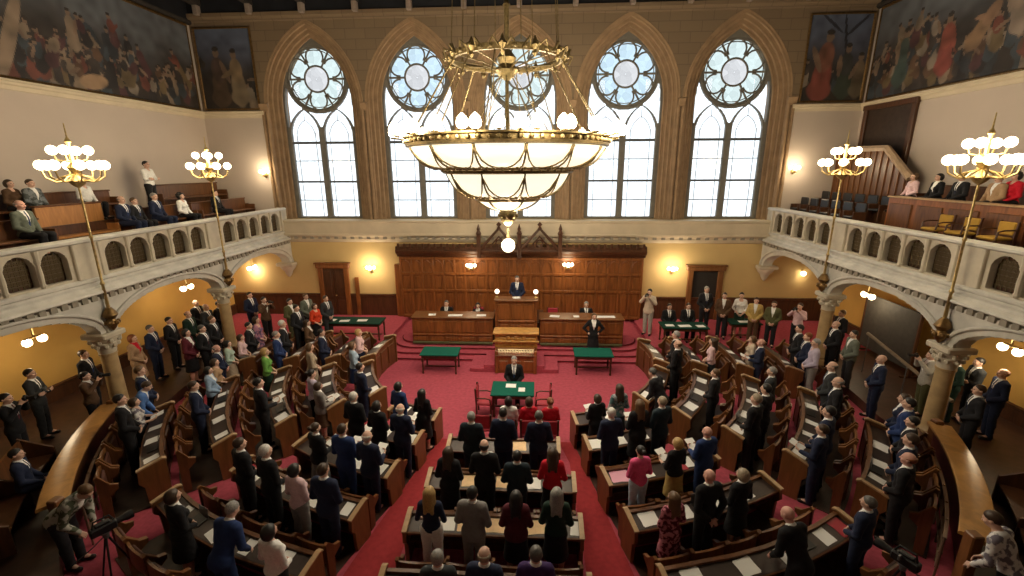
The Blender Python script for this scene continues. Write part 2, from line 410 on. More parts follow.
# capitals band where the arches spring
for i, x in enumerate([-11.7, -7.05, -2.35, 2.35, 7.05, 11.7]):
    mb = MB(); hw = .10 if abs(x) < 11 else .14
    prof = [(.0, -.3), (.08, -.28), (.10, -.16), (.16, -.08), (.18, .02), (.0, .06)]
    mb.sweep([((x - hw - .05, FARY, SPR), (0, -1)), ((x + hw + .05, FARY, SPR), (0, -1))], prof)
    for q in (-.1, .1): mb.tube((x + q, FARY - .03, SILL), (x + q, FARY - .03, SPR - .25), .07, n=8)
    struct(mb, 'trim_capital_%d' % (i + 1), MOULD, 'auto', label='clustered stone shafts and capital between two windows')
# outer faces so that no light leaks round the windows
mb = MB()
for a, b in zip(edges[::2], edges[1::2]): mb.box(a, b, FARY + .86, FARY + .92, SILL, CEILZ)
for c in WC:
    o = outline(1.66, 2.84, FARY + .9, c)
    for p, q in zip(o[:-1], o[1:]):
        if abs(p[0] - q[0]) > 1e-4: mb.add([p, (p[0], FARY + .9, CEILZ), (q[0], FARY + .9, CEILZ), q], [(0, 1, 2, 3)])
    for s_ in (-1, 1): mb.box(min(c + s_ * 1.66, c + s_ * 2.2), max(c + s_ * 1.66, c + s_ * 2.2), FARY + .86, FARY + .92, SILL, CEILZ)
struct(mb, 'wall_far_outer', STONE, label='outer face of the window wall')

def tracery_fn(X, Z):
    Z0 = SPR; wd, h = 1.70, 2.88; R = (wd * wd + h * h) / (2 * wd)
    ax = np.abs(X)
    arch = np.where(Z > Z0, np.hypot(ax + (R - wd), Z - Z0) - R, ax - wd)
    out = np.maximum(arch, SILL - Z)
    holes = np.hypot(X, Z - 11.53) - 1.36                                     # round window
    for c in (-.80, .80):                                                      # two lancets
        w2, sp, h2 = .66, 9.1, 1.1; R2 = (w2 * w2 + h2 * h2) / (2 * w2); a2 = np.abs(X - c)
        l = np.where(Z > sp, np.hypot(a2 + (R2 - w2), Z - sp) - R2, a2 - w2); holes = np.minimum(holes, np.maximum(l, SILL + .12 - Z))
    sp = np.maximum(np.maximum(arch + .14, -(np.hypot(X, Z - 11.53) - 1.52)), 0)  # corner lights
    side = np.maximum(np.maximum(arch + .12, 1.50 - np.hypot(X, Z - 11.53)), np.maximum(9.45 - Z, Z - 11.2))
    for c in (-.80, .80):
        R2 = (.8 ** 2 + 1.25 ** 2) / 1.6; a2 = np.abs(X - c)
        side = np.maximum(side, -(np.where(Z > 9.0, np.hypot(a2 + (R2 - .8), Z - 9.0) - R2, a2 - .8)))
    holes = np.minimum(holes, side)
    return np.maximum(out, -holes)
TR = plate('tracery', -1.75, 1.75, SILL, 13.2, .045, tracery_fn, FARY + .50, FARY + .68, TRACERY)

def disc(mb, cx, y, cz, r0, r1, a0=0., a1=2 * PI, n=24):
    pts = [(cx + r1 * math.cos(a), y, cz + r1 * math.sin(a)) for a in [a0 + (a1 - a0) * i / n for i in range(n + 1)]]
    inn = [(cx + r0 * math.cos(a), y, cz + r0 * math.sin(a)) for a in [a0 + (a1 - a0) * i / n for i in range(n + 1)]]
    mb.loft([pts, inn], False)
for i, c in enumerate(WC):
    root = empty('window_%d' % (i + 1), (c, 0, 0), kind='structure', label='tall pointed window of two lancets under a round light')
    o = bpy.data.objects.new('window_tracery', TR); COL.objects.link(o); o.parent = root
    yg = FARY + .60
    blue = i in (1, 3)
    for s_ in (-.80, .80):
        mb = MB(); mb.add([(s_ - .67, yg, SILL + .05), (s_ + .67, yg, SILL + .05), (s_ + .67, yg, 10.15), (s_ - .67, yg, 10.15)], [(0, 1, 2, 3)])
        g = mb.build('lancet_pane', PANE, root)
        mb = MB()
        for z, r in ((6.92, .045), (7.9, .018), (6.04, .018), (8.73, .055)): mb.box(s_ - .66, s_ + .66, yg - .05, yg + .02, z - r, z + r)
        for q in (-.45, .45): mb.box(s_ + q - .009, s_ + q + .009, yg - .02, yg + .01, SILL + .1, 9.2)
        w2, sp, h2 = .45, 9.0, .75; R2 = (w2 * w2 + h2 * h2) / (2 * w2); tm = math.atan2(h2, R2 - w2)
        for m_ in (-1, 1): mb.path([(s_ + m_ * (-(R2 - w2) + R2 * math.cos(t)), yg - .01, sp + R2 * math.sin(t)) for t in [tm * k / 6 for k in range(7)]], .014, 4)
        mb.path([(s_, yg - .01, 9.7), (s_, yg - .01, 10.05)], .012, 4)
        mb.build('glazing_bar', LEAD, g)
    for s_ in (-1, 1):
        mb = MB(); mb.add([(s_ * .9, yg, 9.5), (s_ * 1.7, yg, 9.5), (s_ * 1.7, yg, 11.3), (s_ * .9, yg, 11.3)], [(0, 1, 2, 3)]); mb.build('corner_pane', PANE, root)
    mb = MB(); disc(mb, 0, yg, 11.53, .54, 1.38, n=32); g = mb.build('round_pane', PANEB if blue else PANEG, root)
    mb = MB(); disc(mb, 0, yg, 11.53, .01, .54, n=24); mb.build('round_pane', PANEP, root)
    mb = MB(); mb.torus((0, yg - .02, 11.53), .56, .045, 28, 6, 'y'); mb.torus((0, yg - .02, 11.53), 1.33, .05, 36, 6, 'y')
    for kk in range(6):
        a = PI / 2 + PI / 3 * kk + PI / 6
        mb.tube((.56 * math.cos(a), yg - .02, 11.53 + .56 * math.sin(a)), (1.36 * math.cos(a), yg - .02, 11.53 + 1.36 * math.sin(a)), .045, n=6)
        b = a + PI / 6; cc = (.93 * math.cos(b), yg - .02, 11.53 + .93 * math.sin(b))
        mb.path([(cc[0] + .40 * math.cos(b + t), cc[1], cc[2] + .40 * math.sin(b + t)) for t in [-2.2 + 4.4 * q / 12 for q in range(13)]], .042, 5)
    mb.torus((0, yg - .02, 11.53), 1.22, .025, 36, 4, 'y')
    mb.build('rose_tracery', TRACERY, root)
    # portal for the daylight
    # (daylight itself is the sky seen through the glass)
    pl = bpy.data.lights.new('window_daylight', 'AREA'); pl.shape = 'RECTANGLE'; pl.size = 3.2; pl.size_y = 7.6; pl.cycles.is_portal = True
    po = bpy.data.objects.new('window_daylight', pl); COL.objects.link(po); po.location = (c, FARY + .72, 9.0); po.rotation_euler = (-PI / 2, 0, 0)

# ledge across the far wall
mb = MB()
mb.sweep([((-BALX, FARY, 0), (0, -1)), ((BALX, FARY, 0), (0, -1))], [(0, 5.16), (0, 4.05), (.10, 4.1), (.16, 4.22), (.16, 4.30), (.30, 4.40), (.32, 4.48), (.30, 4.52), (.30, 5.02), (.36, 5.06), (.36, 5.14), (.33, 5.16)])
struct(mb, 'trim_ledge', LEDGE, label='cream stone ledge below the tall windows')
mb = MB()
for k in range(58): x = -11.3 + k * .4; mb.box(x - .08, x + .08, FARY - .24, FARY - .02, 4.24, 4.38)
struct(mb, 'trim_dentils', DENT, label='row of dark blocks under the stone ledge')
mb = MB(); mb.sweep([((-WALLX, FARY, RAISE), (0, -1)), ((-5.9, FARY, RAISE), (0, -1))], [(0, 0), (.05, 0), (.05, 1.0), (.09, 1.03), (.09, 1.10), (0, 1.12)])
struct(mb, 'baseboard_far_left', WOODD, label='dark wainscot on the far wall left of the panelling')
mb = MB(); mb.sweep([((5.9, FARY, RAISE), (0, -1)), ((WALLX, FARY, RAISE), (0, -1))], [(0, 0), (.05, 0), (.05, 1.0), (.09, 1.03), (.09, 1.10), (0, 1.12)])
struct(mb, 'baseboard_far_right', WOODD, label='dark wainscot on the far wall right of the panelling')

def door(n, x0, x1, z0, z1, label, opened=False):
    r = empty('door_%d' % n, ((x0 + x1) / 2, FARY, z0), kind='structure', label=label); hw = (x1 - x0) / 2; h = z1 - z0
    mb = MB()
    for s_ in (-1, 1): mb.box(s_ * hw - .12, s_ * hw + .12, -.14, 0, 0, h + .1, .02)
    mb.box(-hw - .2, hw + .2, -.18, 0, h, h + .22, .03); mb.box(-hw - .26, hw + .26, -.22, 0, h + .22, h + .30, .02)
    mb.build('door_frame', WOODL if opened else WOODR, r)
    mb = MB()
    if opened: mb.box(-hw + .1, hw - .1, -.03, .0, 0, h)  # open doorway: dark sheet standing in for the shade inside
    else:
        for s_ in (-1, 1):
            mb.box(min(0, s_ * (hw - .1)) + .01, max(0, s_ * (hw - .1)) - .01, -.08, 0, 0, h, .01)
            for a, b in ((.15, .8), (.95, h - .15)): mb.box(s_ * hw / 2 - hw * .3, s_ * hw / 2 + hw * .3, -.11, -.07, a, b, .02)
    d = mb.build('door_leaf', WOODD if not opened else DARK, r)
    mb = MB(); mb.sphere((.08, -.14, 1.05), .035); mb.build('door_handle', BRASS, d)
door(1, -9.95, -8.65, RAISE, 2.75, 'closed dark double door left of the panelling')
door(2, 8.15, 9.55, RAISE, 2.75, 'dark doorway in an oak frame right of the panelling', True)
# lighter framed panel and heavy oak surround left of the panelling
mb = MB(); mb.box(-6.15, -5.85, FARY - .22, FARY, RAISE, 3.0, .03); mb.box(-8.25, -8.05, FARY - .1, FARY, RAISE, 2.3, .02)
struct(mb, 'trim_4', WOODR, label='oak posts beside the yellow wall field left of the panelling')

# ------------------------------------------------------------------ murals
def mural(name, origin, ux, length, z0, z1, seed, figs, label):
    """a painted frieze: its own paint is a colour attribute on a flat board"""
    rg = np.random.RandomState(seed); res = .045
    nx, nz = int(length / res), int((z1 - z0) / res)
    U, W = np.meshgrid((np.arange(nx) + .5) / nx * length, (np.arange(nz) + .5) / nz * (z1 - z0), indexing='ij'); Hh = z1 - z0
    def noise(sc_, sd):
        r2 = np.random.RandomState(sd); g = r2.rand(int(length / sc_) + 3, int(Hh / sc_) + 3)
        a, b = U / sc_, W / sc_; i, j = a.astype(int), b.astype(int); f, h = a - i, b - j
        return (g[i, j] * (1 - f) + g[i + 1, j] * f) * (1 - h) + (g[i, j + 1] * (1 - f) + g[i + 1, j + 1] * f) * h
    n1, n2 = noise(.9, seed + 1), noise(.25, seed + 2)
    t = W / Hh
    sky = np.array([.15, .17, .20]) if seed < 8 else np.array([.12, .16, .27]); gnd = np.array([.045, .032, .025])
    k = 1 / (1 + np.exp(-(t - .62 + .25 * (n1 - .5)) * 12))
    C = gnd + (sky - gnd) * k[..., None]; C *= (.7 + .6 * n2)[..., None]
    pal = [(.20, .05, .03), (.06, .045, .04), (.28, .20, .13), (.035, .04, .05), (.14, .07, .035), (.05, .07, .09), (.30, .24, .18), (.10, .035, .04), (.03, .025, .025), (.18, .12, .05)]
    def ell(u, v, a, b, tilt, col, tex=.4):
        du, dv = U - u, W - v; c_, s_ = math.cos(tilt), math.sin(tilt)
        d = ((du * c_ + dv * s_) / a) ** 2 + ((-du * s_ + dv * c_) / b) ** 2
        m = np.clip((1.15 - d) * 3, 0, 1)[..., None] * .93
        C[:] = C * (1 - m) + np.array(col) * (1 - tex + 2 * tex * n2)[..., None] * m
    def fig(u, v, h, col, col2, til=0., skin=(.26, .16, .10)):
        s_, c_ = math.sin(til), math.cos(til); P = lambda a: (u - s_ * h * a, v + c_ * h * a)
        ell(*P(.35), .20 * h + .04, .55 * h, til, col); ell(*P(.12), .27 * h + .03, .25 * h, til, col); ell(*P(.85), .17 * h + .03, .34 * h, til, col2)
        ell(P(.85)[0] + .2 * h * rg.choice((-1, 1)), P(.8)[1], .06 * h + .02, .32 * h, til + rg.randn() * .7, col2 if rg.rand() < .6 else skin)
        ell(*P(1.28), .075 * h + .025, .10 * h + .02, til, skin, .2); ell(P(1.34)[0], P(1.34)[1] + .05 * h, .08 * h + .02, .06 * h + .01, til, (.04, .03, .025), .2)
    for q in range(figs):
        u = rg.rand() * length; v = (.52 * rg.rand() ** 1.2) * Hh * (.75 + .35 * math.sin(u * 1.3 + seed)); hgt = .55 + .3 * rg.rand()
        fig(u, v, hgt, pal[rg.randint(len(pal))], pal[rg.randint(len(pal))], rg.randn() * .25)
    if seed == 3:
        ell(4.3 + length - 17.3 + 4.6, 1.3, .35, 1.7, -.42, (.42, .31, .21)); ell(length - 7.4, 1.2, .2, 1.5, -.38, (.36, .25, .16)); ell(length - 5.0, .35, .55, .25, .2, (.40, .24, .12))
    if seed == 5:
        U0 = lambda px, py: FARY - .3 - at_x(px, py, WALLX).y; fig(U0(945, 62), .55, 1.25, (.30, .05, .035), (.34, .07, .04), .05); fig(U0(972, 45), 1.1, 1.1, (.30, .17, .08), (.36, .20, .11), -.6); fig(U0(903, 62), .5, 1.3, (.05, .09, .08), (.06, .10, .09)); fig(U0(1016, 52), 1.2, 1.1, (.34, .26, .20), (.38, .28, .2), .3)
    if seed == 8: fig(.85, .3, 1.6, (.12, .07, .04), (.10, .06, .05)); fig(1.75, .35, 1.5, (.30, .22, .13), (.30, .20, .10), .05)
    if seed == 9: ell(1.5, 2.5, .05, 1.0, .15, (.03, .03, .05)); ell(1.9, 2.9, .06, .6, -.8, (.03, .03, .05)); ell(.9, 3.0, .06, .6, .9, (.03, .03, .05)); fig(.7, .25, 1.75, (.28, .055, .035), (.26, .09, .05), -.08); fig(1.7, .3, 1.35, (.05, .07, .05), (.06, .06, .06)); fig(2.25, .3, 1.1, (.16, .12, .07), (.2, .14, .08))
    C = (C * .78 + C.mean(-1, keepdims=True) * np.array([1.12, .98, .90]) * .22) * .74
    P = [(origin[0] + ux[0] * length * i / nx, origin[1] + ux[1] * length * i / nx, z0 + Hh * j / nz) for i in range(nx + 1) for j in range(nz + 1)]
    F = [(i * (nz + 1) + j, (i + 1) * (nz + 1) + j, (i + 1) * (nz + 1) + j + 1, i * (nz + 1) + j + 1) for i in range(nx) for j in range(nz)]
    me = bpy.data.meshes.new(name + '_painting'); me.from_pydata(P, [], F)
    at = me.color_attributes.new('paint', 'FLOAT_COLOR', 'CORNER')
    cc = np.concatenate([C.reshape(-1, 3), np.ones((nx * nz, 1))], 1); at.data.foreach_set('color', np.repeat(cc, 4, axis=0).astype(np.float32).ravel())
    m = MATS.get('mural_paint')
    if m is None:
        m = mat('mural_paint', (.2, .2, .2), .7); nt = m.node_tree; a = nt.nodes.new('ShaderNodeVertexColor'); a.layer_name = 'paint'
        nt.links.new(a.outputs[0], nt.nodes['Principled BSDF'].inputs['Base Color'])
    me.materials.append(m)
    root = empty(name, (0, 0, 0), label=label, cat='mural')
    o = bpy.data.objects.new('painting', me); COL.objects.link(o); o.parent = root
    nrm = (-ux[1], ux[0]) if False else None
    mb = MB(); a = Vector((origin[0], origin[1], 0)); b = a + Vector((ux[0], ux[1], 0)) * length
    mb.path([(a.x, a.y, z0), (b.x, b.y, z0), (b.x, b.y, z1), (a.x, a.y, z1)], .06, 6, True); mb.build('mural_frame', BRONZE, root)
mural('mural', (-WALLX + .06, 3.6, 0), (0, 1), 17.6, 10.14, 13.65, 3, 230, 'long painted frieze of robed figures high on the left side wall')
mural('mural', (WALLX - .06, FARY - .3, 0), (0, -1), 17.6, 10.14, 13.65, 5, 230, 'long painted frieze of robed figures high on the right side wall')
mural('mural', (-WALLX + .2, FARY - .06, 0), (1, 0), 2.55, 10.2, 13.55, 8, 3, 'small upright painting of two standing figures left of the first window')
mural('mural', (12.0, FARY - .06, 0), (1, 0), 2.5, 10.2, 13.55, 9, 3, 'small upright painting of a red-robed figure right of the last window')
for i, (x) in enumerate((-14.2, 14.2)): pass
mb = MB(); mb.sweep([((-WALLX, FARY, 10.02), (0, -1)), ((-11.75, FARY, 10.02), (0, -1))], [(0, -.22), (.04, -.2), (.06, -.1), (.12, -.06), (.12, 0), (.17, .03), (.17, .08), (0, .1)]); struct(mb, 'trim_5', LEDGE, label='stone moulding under the small left painting')
mb = MB(); mb.sweep([((11.75, FARY, 10.02), (0, -1)), ((WALLX, FARY, 10.02), (0, -1))], [(0, -.22), (.04, -.2), (.06, -.1), (.12, -.06), (.12, 0), (.17, .03), (.17, .08), (0, .1)]); struct(mb, 'trim_6', LEDGE, label='stone moulding under the small right painting')
# plaster fields of the far wall beside the outer windows, between gallery and paintings
mb = MB(); mb.box(-WALLX, -11.85, FARY - .03, FARY + .0, SILL, 9.82); struct(mb, 'trim_7', PLAST, label='cream plaster field left of the first window')
mb = MB(); mb.box(11.85, WALLX, FARY - .03, FARY + .0, SILL, 9.82); struct(mb, 'trim_8', PLAST, label='cream plaster field right of the last window')
# ------------------------------------------------------------------ balconies
PY = [1.5, 6.5, 11.5, 16.5, 21.5]
def opening_fn(x, z, c, w, z0, zs):     # arched opening
    a = np.abs(x - c); return np.where(z > zs, np.hypot(a, z - zs) - w, np.maximum(a - w, z0 - z))
OPX = [-1.64, -.82, 0, .82, 1.64]
def bal_fn(X, Z):
    out = np.maximum(np.abs(X) - 2.5, np.maximum(4.62 - Z, Z - 5.62))
    for c in OPX: out = np.maximum(out, -opening_fn(X, Z, c, .33, 4.70, 5.18))
    return out
BAL = plate('pierced_panel', -2.5, 2.5, 4.62, 5.62, .035, bal_fn, -.09, .09, BALCR)
def spandrel_fn(X, Z):
    out = np.maximum(np.abs(X) - 2.5, np.maximum(2.95 - Z, Z - 4.1))
    hole = (np.hypot(X / 2.22, np.maximum(Z - 3.05, 0) / .80) - 1) * 1.0
    return np.maximum(out, -hole)
SPN = plate('arch_spandrel', -2.5, 2.5, 2.95, 4.1, .05, spandrel_fn, -.22, .22, BALST)
for sgn, nm in ((-1, 'left'), (1, 'right')):
    x = sgn * BALX; out = (-sgn, 0)
    root = empty('trim_balustrade_' + nm, (x, 11.5, 4.0), kind='structure', label='pierced stone balustrade of the %s gallery' % nm)
    def place(me, name, loc):
        o = bpy.data.objects.new(name, me); COL.objects.link(o); o.parent = root; o.location = Vector(loc) - Vector((x, 11.5, 4.0)); o.rotation_euler = (0, 0, PI / 2); return o
    for a, b in zip(PY[:-1], PY[1:]): place(BAL, 'pierced_panel', (x, (a + b) / 2, 0)).location.z = -4.0
    root2 = root
    mb = MB(); mb.T = Matrix.Translation((-x, -11.5, -4.0))
    mb.sweep([((x, BACKY, 0), out), ((x, FARY, 0), out)], [(-.16, 5.6), (.14, 5.6), (.2, 5.64), (.2, 5.7), (.16, 5.73), (-.16, 5.73)])
    mb.build('hand_rail', BALST, root)
    mb = MB(); mb.T = Matrix.Translation((-x, -11.5, -4.0))
    mb.sweep([((x, BACKY, 0), out), ((x, FARY, 0), out)], [(-.2, 4.64), (.12, 4.64), (.17, 4.6), (.17, 4.54), (.10, 4.5), (.12, 4.44), (.20, 4.40), (.21, 4.34), (.34, 4.28), (.36, 4.22), (.30, 4.18), (.14, 4.16), (.12, 4.02), (.20, 3.98), (.20, 3.92), (.12, 3.88), (-.2, 3.88)])
    mb.build('balcony_cornice', BALST, root)
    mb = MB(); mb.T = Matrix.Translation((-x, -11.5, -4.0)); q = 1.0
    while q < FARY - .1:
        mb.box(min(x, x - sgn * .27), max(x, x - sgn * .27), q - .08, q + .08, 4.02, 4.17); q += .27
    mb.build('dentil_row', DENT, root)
    mb = MB(); mb.T = Matrix.Translation((-x, -11.5, -4.0))
    for y in PY:
        mb.box(min(x - sgn * .13, x + sgn * .1), max(x - sgn * .13, x + sgn * .1), y - .36, y + .36, 4.62, 5.62, .02)
        for s_ in (-1, 1): mb.box(min(x - sgn * .17, x), max(x - sgn * .17, x), y + s_ * .36 - .06, y + s_ * .36 + .06, 4.64, 5.6, .02)
    for a, b in zip(PY[:-1], PY[1:]):
        for c in [-2.05, -1.23, -.41, .41, 1.23, 2.05]:
            yy = (a + b) / 2 + c
            if abs(c) < 2: mb.lathe([(.05, 4.66), (.075, 4.72), (.05, 4.78), (.06, 5.0), (.045, 5.25), (.075, 5.32), (.06, 5.4), (.08, 5.6)], 8, (x - sgn * .1, yy, 0))
    mb.build('pier', BALCR, root, 'auto')
    mb = MB(); mb.T = Matrix.Translation((-x, -11.5, -4.0))
    for a, b in zip(PY[:-1], PY[1:]):
        for c in OPX:
            y = (a + b) / 2 + c; xx = x + sgn * .06
            for k in range(-2, 3):
                mb.box(xx - .01, xx + .01, y + k * .12 - .014, y + k * .12 + .014, 4.7, 5.5)
            for k in range(6): mb.box(xx - .012, xx + .012, y - .3, y + .3, 4.8 + k * .12 - .014, 4.8 + k * .12 + .014)
            for k in range(-2, 2):
                for j in range(5): mb.tube((xx - .01, y + k * .12 + .06, 4.86 + j * .12), (xx + .01, y + k * .12 + .06, 4.86 + j * .12), .042, n=6)
    mb.build('bronze_grille', GRILLE, root)
    # wall of arches
    r2 = empty('trim_arcade_' + nm, (x, 11.5, 0), kind='structure', label='stone arcade carrying the %s gallery' % nm)
    for a, b in zip(PY[:-1], PY[1:]):
        o = bpy.data.objects.new('arch_spandrel', SPN); COL.objects.link(o); o.parent = r2; o.location = (0, (a + b) / 2 - 11.5, 0); o.rotation_euler = (0, 0, PI / 2)
        for dx in (.24, .16):
            mb = MB(); hs = 2.22 + (.06 if dx == .16 else .22)
            mb.path([(-sgn * dx, (a + b) / 2 - 11.5 + hs * math.cos(t), 3.05 + (hs - 1.42) * math.sin(t)) for t in [PI * k / 24 for k in range(25)]], .05, 6)
            mb.build('arch_moulding', BALST, r2, True)
    # columns
    for k, y in enumerate(PY[1:4]):
        mb = MB()
        mb.lathe([(.30, RAISE), (.30, .5), (.25, .54), (.28, .62), (.23, .70), (.215, .78), (.195, 2.35), (.22, 2.37), (.22, 2.42)], 20, (x, y, 0))
        struct(mb, 'column_%s_%d' % (nm, k + 1), MARBLE, 'auto', label='round stone column under the %s gallery' % nm)
        mb = MB(); mb.lathe([(.20, 2.42), (.22, 2.5), (.22, 2.6), (.30, 2.72), (.28, 2.76), (.35, 2.86), (.35, 2.9)], 16, (x, y, 0))
        for j in range(8):
            t = PI / 4 * j
            for zz, rr, s2 in ((2.66, .27, .07), (2.82, .34, .07)):
                mb.sphere((x + rr * math.cos(t + (zz > 2.7) * .39), y + rr * math.sin(t + (zz > 2.7) * .39), zz), s2, 6)
        mb.box(x - .36, x + .36, y - .36, y + .36, 2.9, 3.06, .03)
        struct(mb, 'trim_capital_%s_%d' % (nm, k + 1), BALCR, 'auto', label='carved leaf capital of a gallery column on the %s' % nm)
    mb = MB(); mb.lathe([(.02, 2.3), (.1, 2.38), (.16, 2.5), (.2, 2.62), (.3, 2.72), (.38, 2.86), (.38, 2.9)], 14, (x, FARY - .12, 0)); mb.box(x - .42, x + .42, FARY - .5, FARY, 2.9, 3.06, .03)
    struct(mb, 'trim_corbel_' + nm, BALCR, 'auto', label='stone corbel where the %s arcade meets the far wall' % nm)
    # soffit and stepped gallery floor
    a, b = sorted((sgn * (BALX + .05), sgn * WALLX))
    mb = MB(); mb.box(a, b, BACKY, FARY, 4.15, 4.3)
    struct(mb, 'ceiling_' + nm, OCHRE, label='ochre ceiling under the %s gallery' % nm)
    mb = MB()
    for y in PY[1:4]:
        ring = []
        for t in [PI * k / 10 for k in range(11)]:
            px = sgn * (BALX + 1.58) + 1.5 * math.cos(t); pz = 3.1 + 1.0 * math.sin(t)
            ring.append((px, pz))
        mb.loft([[(px, y - .2, pz), (px, y + .2, pz), (px, y + .2, 4.2), (px, y - .2, 4.2)] for px, pz in ring])
    struct(mb, 'trim_rib_' + nm, OCHRE, label='ochre arches across the %s aisle ceiling' % nm)
    mb = MB()
    a, b = sorted((sgn * (BALX + .15), sgn * WALLX)); mb.box(a, b, BACKY, FARY, 4.3, 5.3)
    a, b = sorted((sgn * 13.15, sgn * WALLX)); mb.box(a, b, BACKY, FARY, 5.3, 5.95)
    struct(mb, 'floor_gallery_' + nm, WOODD, label='stepped wooden floor of the %s gallery' % nm)
# gallery across the back, under the viewer
mb = MB(); mb.box(-BALX, BALX, BACKY, -1.2, 4.3, 5.3); struct(mb, 'floor_gallery_back', WOODD, label='gallery floor behind the viewer')

# ------------------------------------------------------------------ torch lamps on the balustrades
def torch(sgn, y, label):
    x = sgn * (BALX - .34)
    r = empty('torch_lamp', (x, y, 3.22), label=label, cat='lamp', group='tall brass torch lamps on the balustrades')
    mb = MB(); mb.lathe([(.02, -.12), (.10, -.02), (.16, .1), (.10, .22), (.19, .34), (.13, .46), (.07, .55)], 12)
    for j in range(6): t = PI / 3 * j; mb.sphere((.15 * math.cos(t), .15 * math.sin(t), .12), .07, 6)
    mb.path([(sgn * .0, 0, .3), (sgn * .2, 0, .38), (sgn * .32, 0, .55)], .04, 6)
    mb.build('foot', BRONZE, r, 'auto')
    mb = MB(); mb.lathe([(.045, .5), (.034, 1.2), (.06, 1.25), (.032, 1.32), (.029, 2.5), (.05, 2.55), (.028, 2.62), (.024, 3.85)], 10); mb.build('pole', BRASS, r, 'auto')
    mb = MB(); mb.lathe([(.03, 3.85), (.12, 3.92), (.2, 4.02), (.1, 4.12), (.05, 4.2), (.16, 4.36), (.05, 4.5), (.04, 4.95), (.08, 5.0), (.02, 5.12), (.012, 5.45)], 12)
    for k in range(8):
        t = PI / 4 * k + .2
        mb.path([(.1 * math.cos(t), .1 * math.sin(t), 4.05), (.4 * math.cos(t), .4 * math.sin(t), 4.0), (.58 * math.cos(t), .58 * math.sin(t), 4.12), (.62 * math.cos(t), .62 * math.sin(t), 4.3)], .022, 5)
        mb.path([(.05 * math.cos(t), .05 * math.sin(t), 4.2), (.3 * math.cos(t), .3 * math.sin(t), 4.12), (.42 * math.cos(t), .42 * math.sin(t), 4.02)], .018, 5)
    for k in range(4):
        t = PI / 2 * k + .5
        mb.path([(.05 * math.cos(t), .05 * math.sin(t), 4.5), (.3 * math.cos(t), .3 * math.sin(t), 4.55), (.36 * math.cos(t), .36 * math.sin(t), 4.72)], .02, 5)
    mb.build('candelabrum', BRASS, r, 'auto')
    for k in range(8):
        t = PI / 4 * k + .2; mb = MB(); mb.sphere((.62 * math.cos(t), .62 * math.sin(t), 4.42), .125, 10); mb.build('globe', GLOBE, r, True)
    for k in range(4):
        t = PI / 2 * k + .5; mb = MB(); mb.sphere((.36 * math.cos(t), .36 * math.sin(t), 4.79), .12, 10); mb.build('globe', GLOBE, r, True)
    lamp('torch_light', (x - sgn * .25, y, 3.22 + 4.65), GLOBE_W * 6, .5)
torch(-1, 11.5, 'tall brass torch lamp on the left balustrade, the nearer one')
torch(-1, 16.5, 'tall brass torch lamp on the left balustrade, the farther one by the windows')
torch(1, 11.5, 'tall brass torch lamp on the right balustrade, the nearer one')
torch(1, 16.5, 'tall brass torch lamp on the right balustrade, the farther one by the windows')

# ------------------------------------------------------------------ wall lights
def sconce(loc, out, label, group, watts):
    r = empty('wall_lamp', loc, label=label, cat='wall lamp', group=group); ox, oy = out
    mb = MB(); mb.sphere((ox * .03, oy * .03, -.1), .08, 8, 1.4); mb.path([(ox * .03, oy * .03, -.12), (ox * .15, oy * .15, -.18), (ox * .24, oy * .24, -.1), (ox * .24, oy * .24, -.02)], .018, 5)
    for s_ in (-1, 1): mb.path([(ox * .05, oy * .05, -.1), (ox * .14 + s_ * oy * .12, oy * .14 + s_ * ox * .12, -.16), (ox * .16 + s_ * oy * .18, oy * .16 + s_ * ox * .18, .0)], .014, 5)
    mb.build('bracket', BRASS, r, True)
    for dx, dy, dz, q in ((ox * .24, oy * .24, .06, .11), (ox * .16 + oy * .18, oy * .16 + ox * .18, .07, .08), (ox * .16 - oy * .18, oy * .16 - ox * .18, .07, .08)):
        mb = MB(); mb.sphere((dx, dy, dz), q, 10); mb.build('globe', GLOBE, r, True)
    lamp('wall_lamp_light', (loc[0] + ox * .5, loc[1] + oy * .5, loc[2] + .1), watts, .16)
sconce((-12.05, FARY - .05, 7.35), (0, -1), 'lit wall lamp on cream plaster left of the first window', 'wall lamps beside the windows', SCONCE_W * 1.3)
sconce((12.15, FARY - .05, 7.4), (0, -1), 'lit wall lamp on cream plaster right of the last window', 'wall lamps beside the windows', SCONCE_W * 1.3)
sconce((-7.35, FARY - .02, 2.75), (0, -1), 'lit wall lamp on the ochre wall beside the closed door', 'wall lamps on the ochre far wall', SCONCE_W * 1.8)
sconce((7.25, FARY - .02, 2.8), (0, -1), 'lit wall lamp on the ochre wall beside the open doorway', 'wall lamps on the ochre far wall', SCONCE_W * 1.8)
sconce((-2.3, FARY - .42, 2.98), (0, -1), 'lit wall lamp on the oak panelling left of the president', 'wall lamps on the oak panelling', SCONCE_W)
sconce((2.3, FARY - .42, 3.05), (0, -1), 'lit wall lamp on the oak panelling right of the president', 'wall lamps on the oak panelling', SCONCE_W)
def soffit(loc, label, n=2):
    r = empty('ceiling_lamp', loc, label=label, cat='ceiling lamp', group='lamps under the galleries')
    mb = MB(); h = max(.05, 4.15 - loc[2]); mb.lathe([(.16, h), (.15, h - .05), (.03, h - .1), (.03, -.22)], 12); mb.box(-.04, .04, -.26, .26, -.26, -.22, .01); mb.build('fitting', BRASS, r, True)
    for s_ in (-1, 1): mb = MB(); mb.sphere((0, s_ * .20, -.34), .115, 10); mb.build('globe', GLOBE, r, True)
    lamp('ceiling_lamp_light', (loc[0], loc[1], loc[2] - .6), SOFFIT_W, .2)
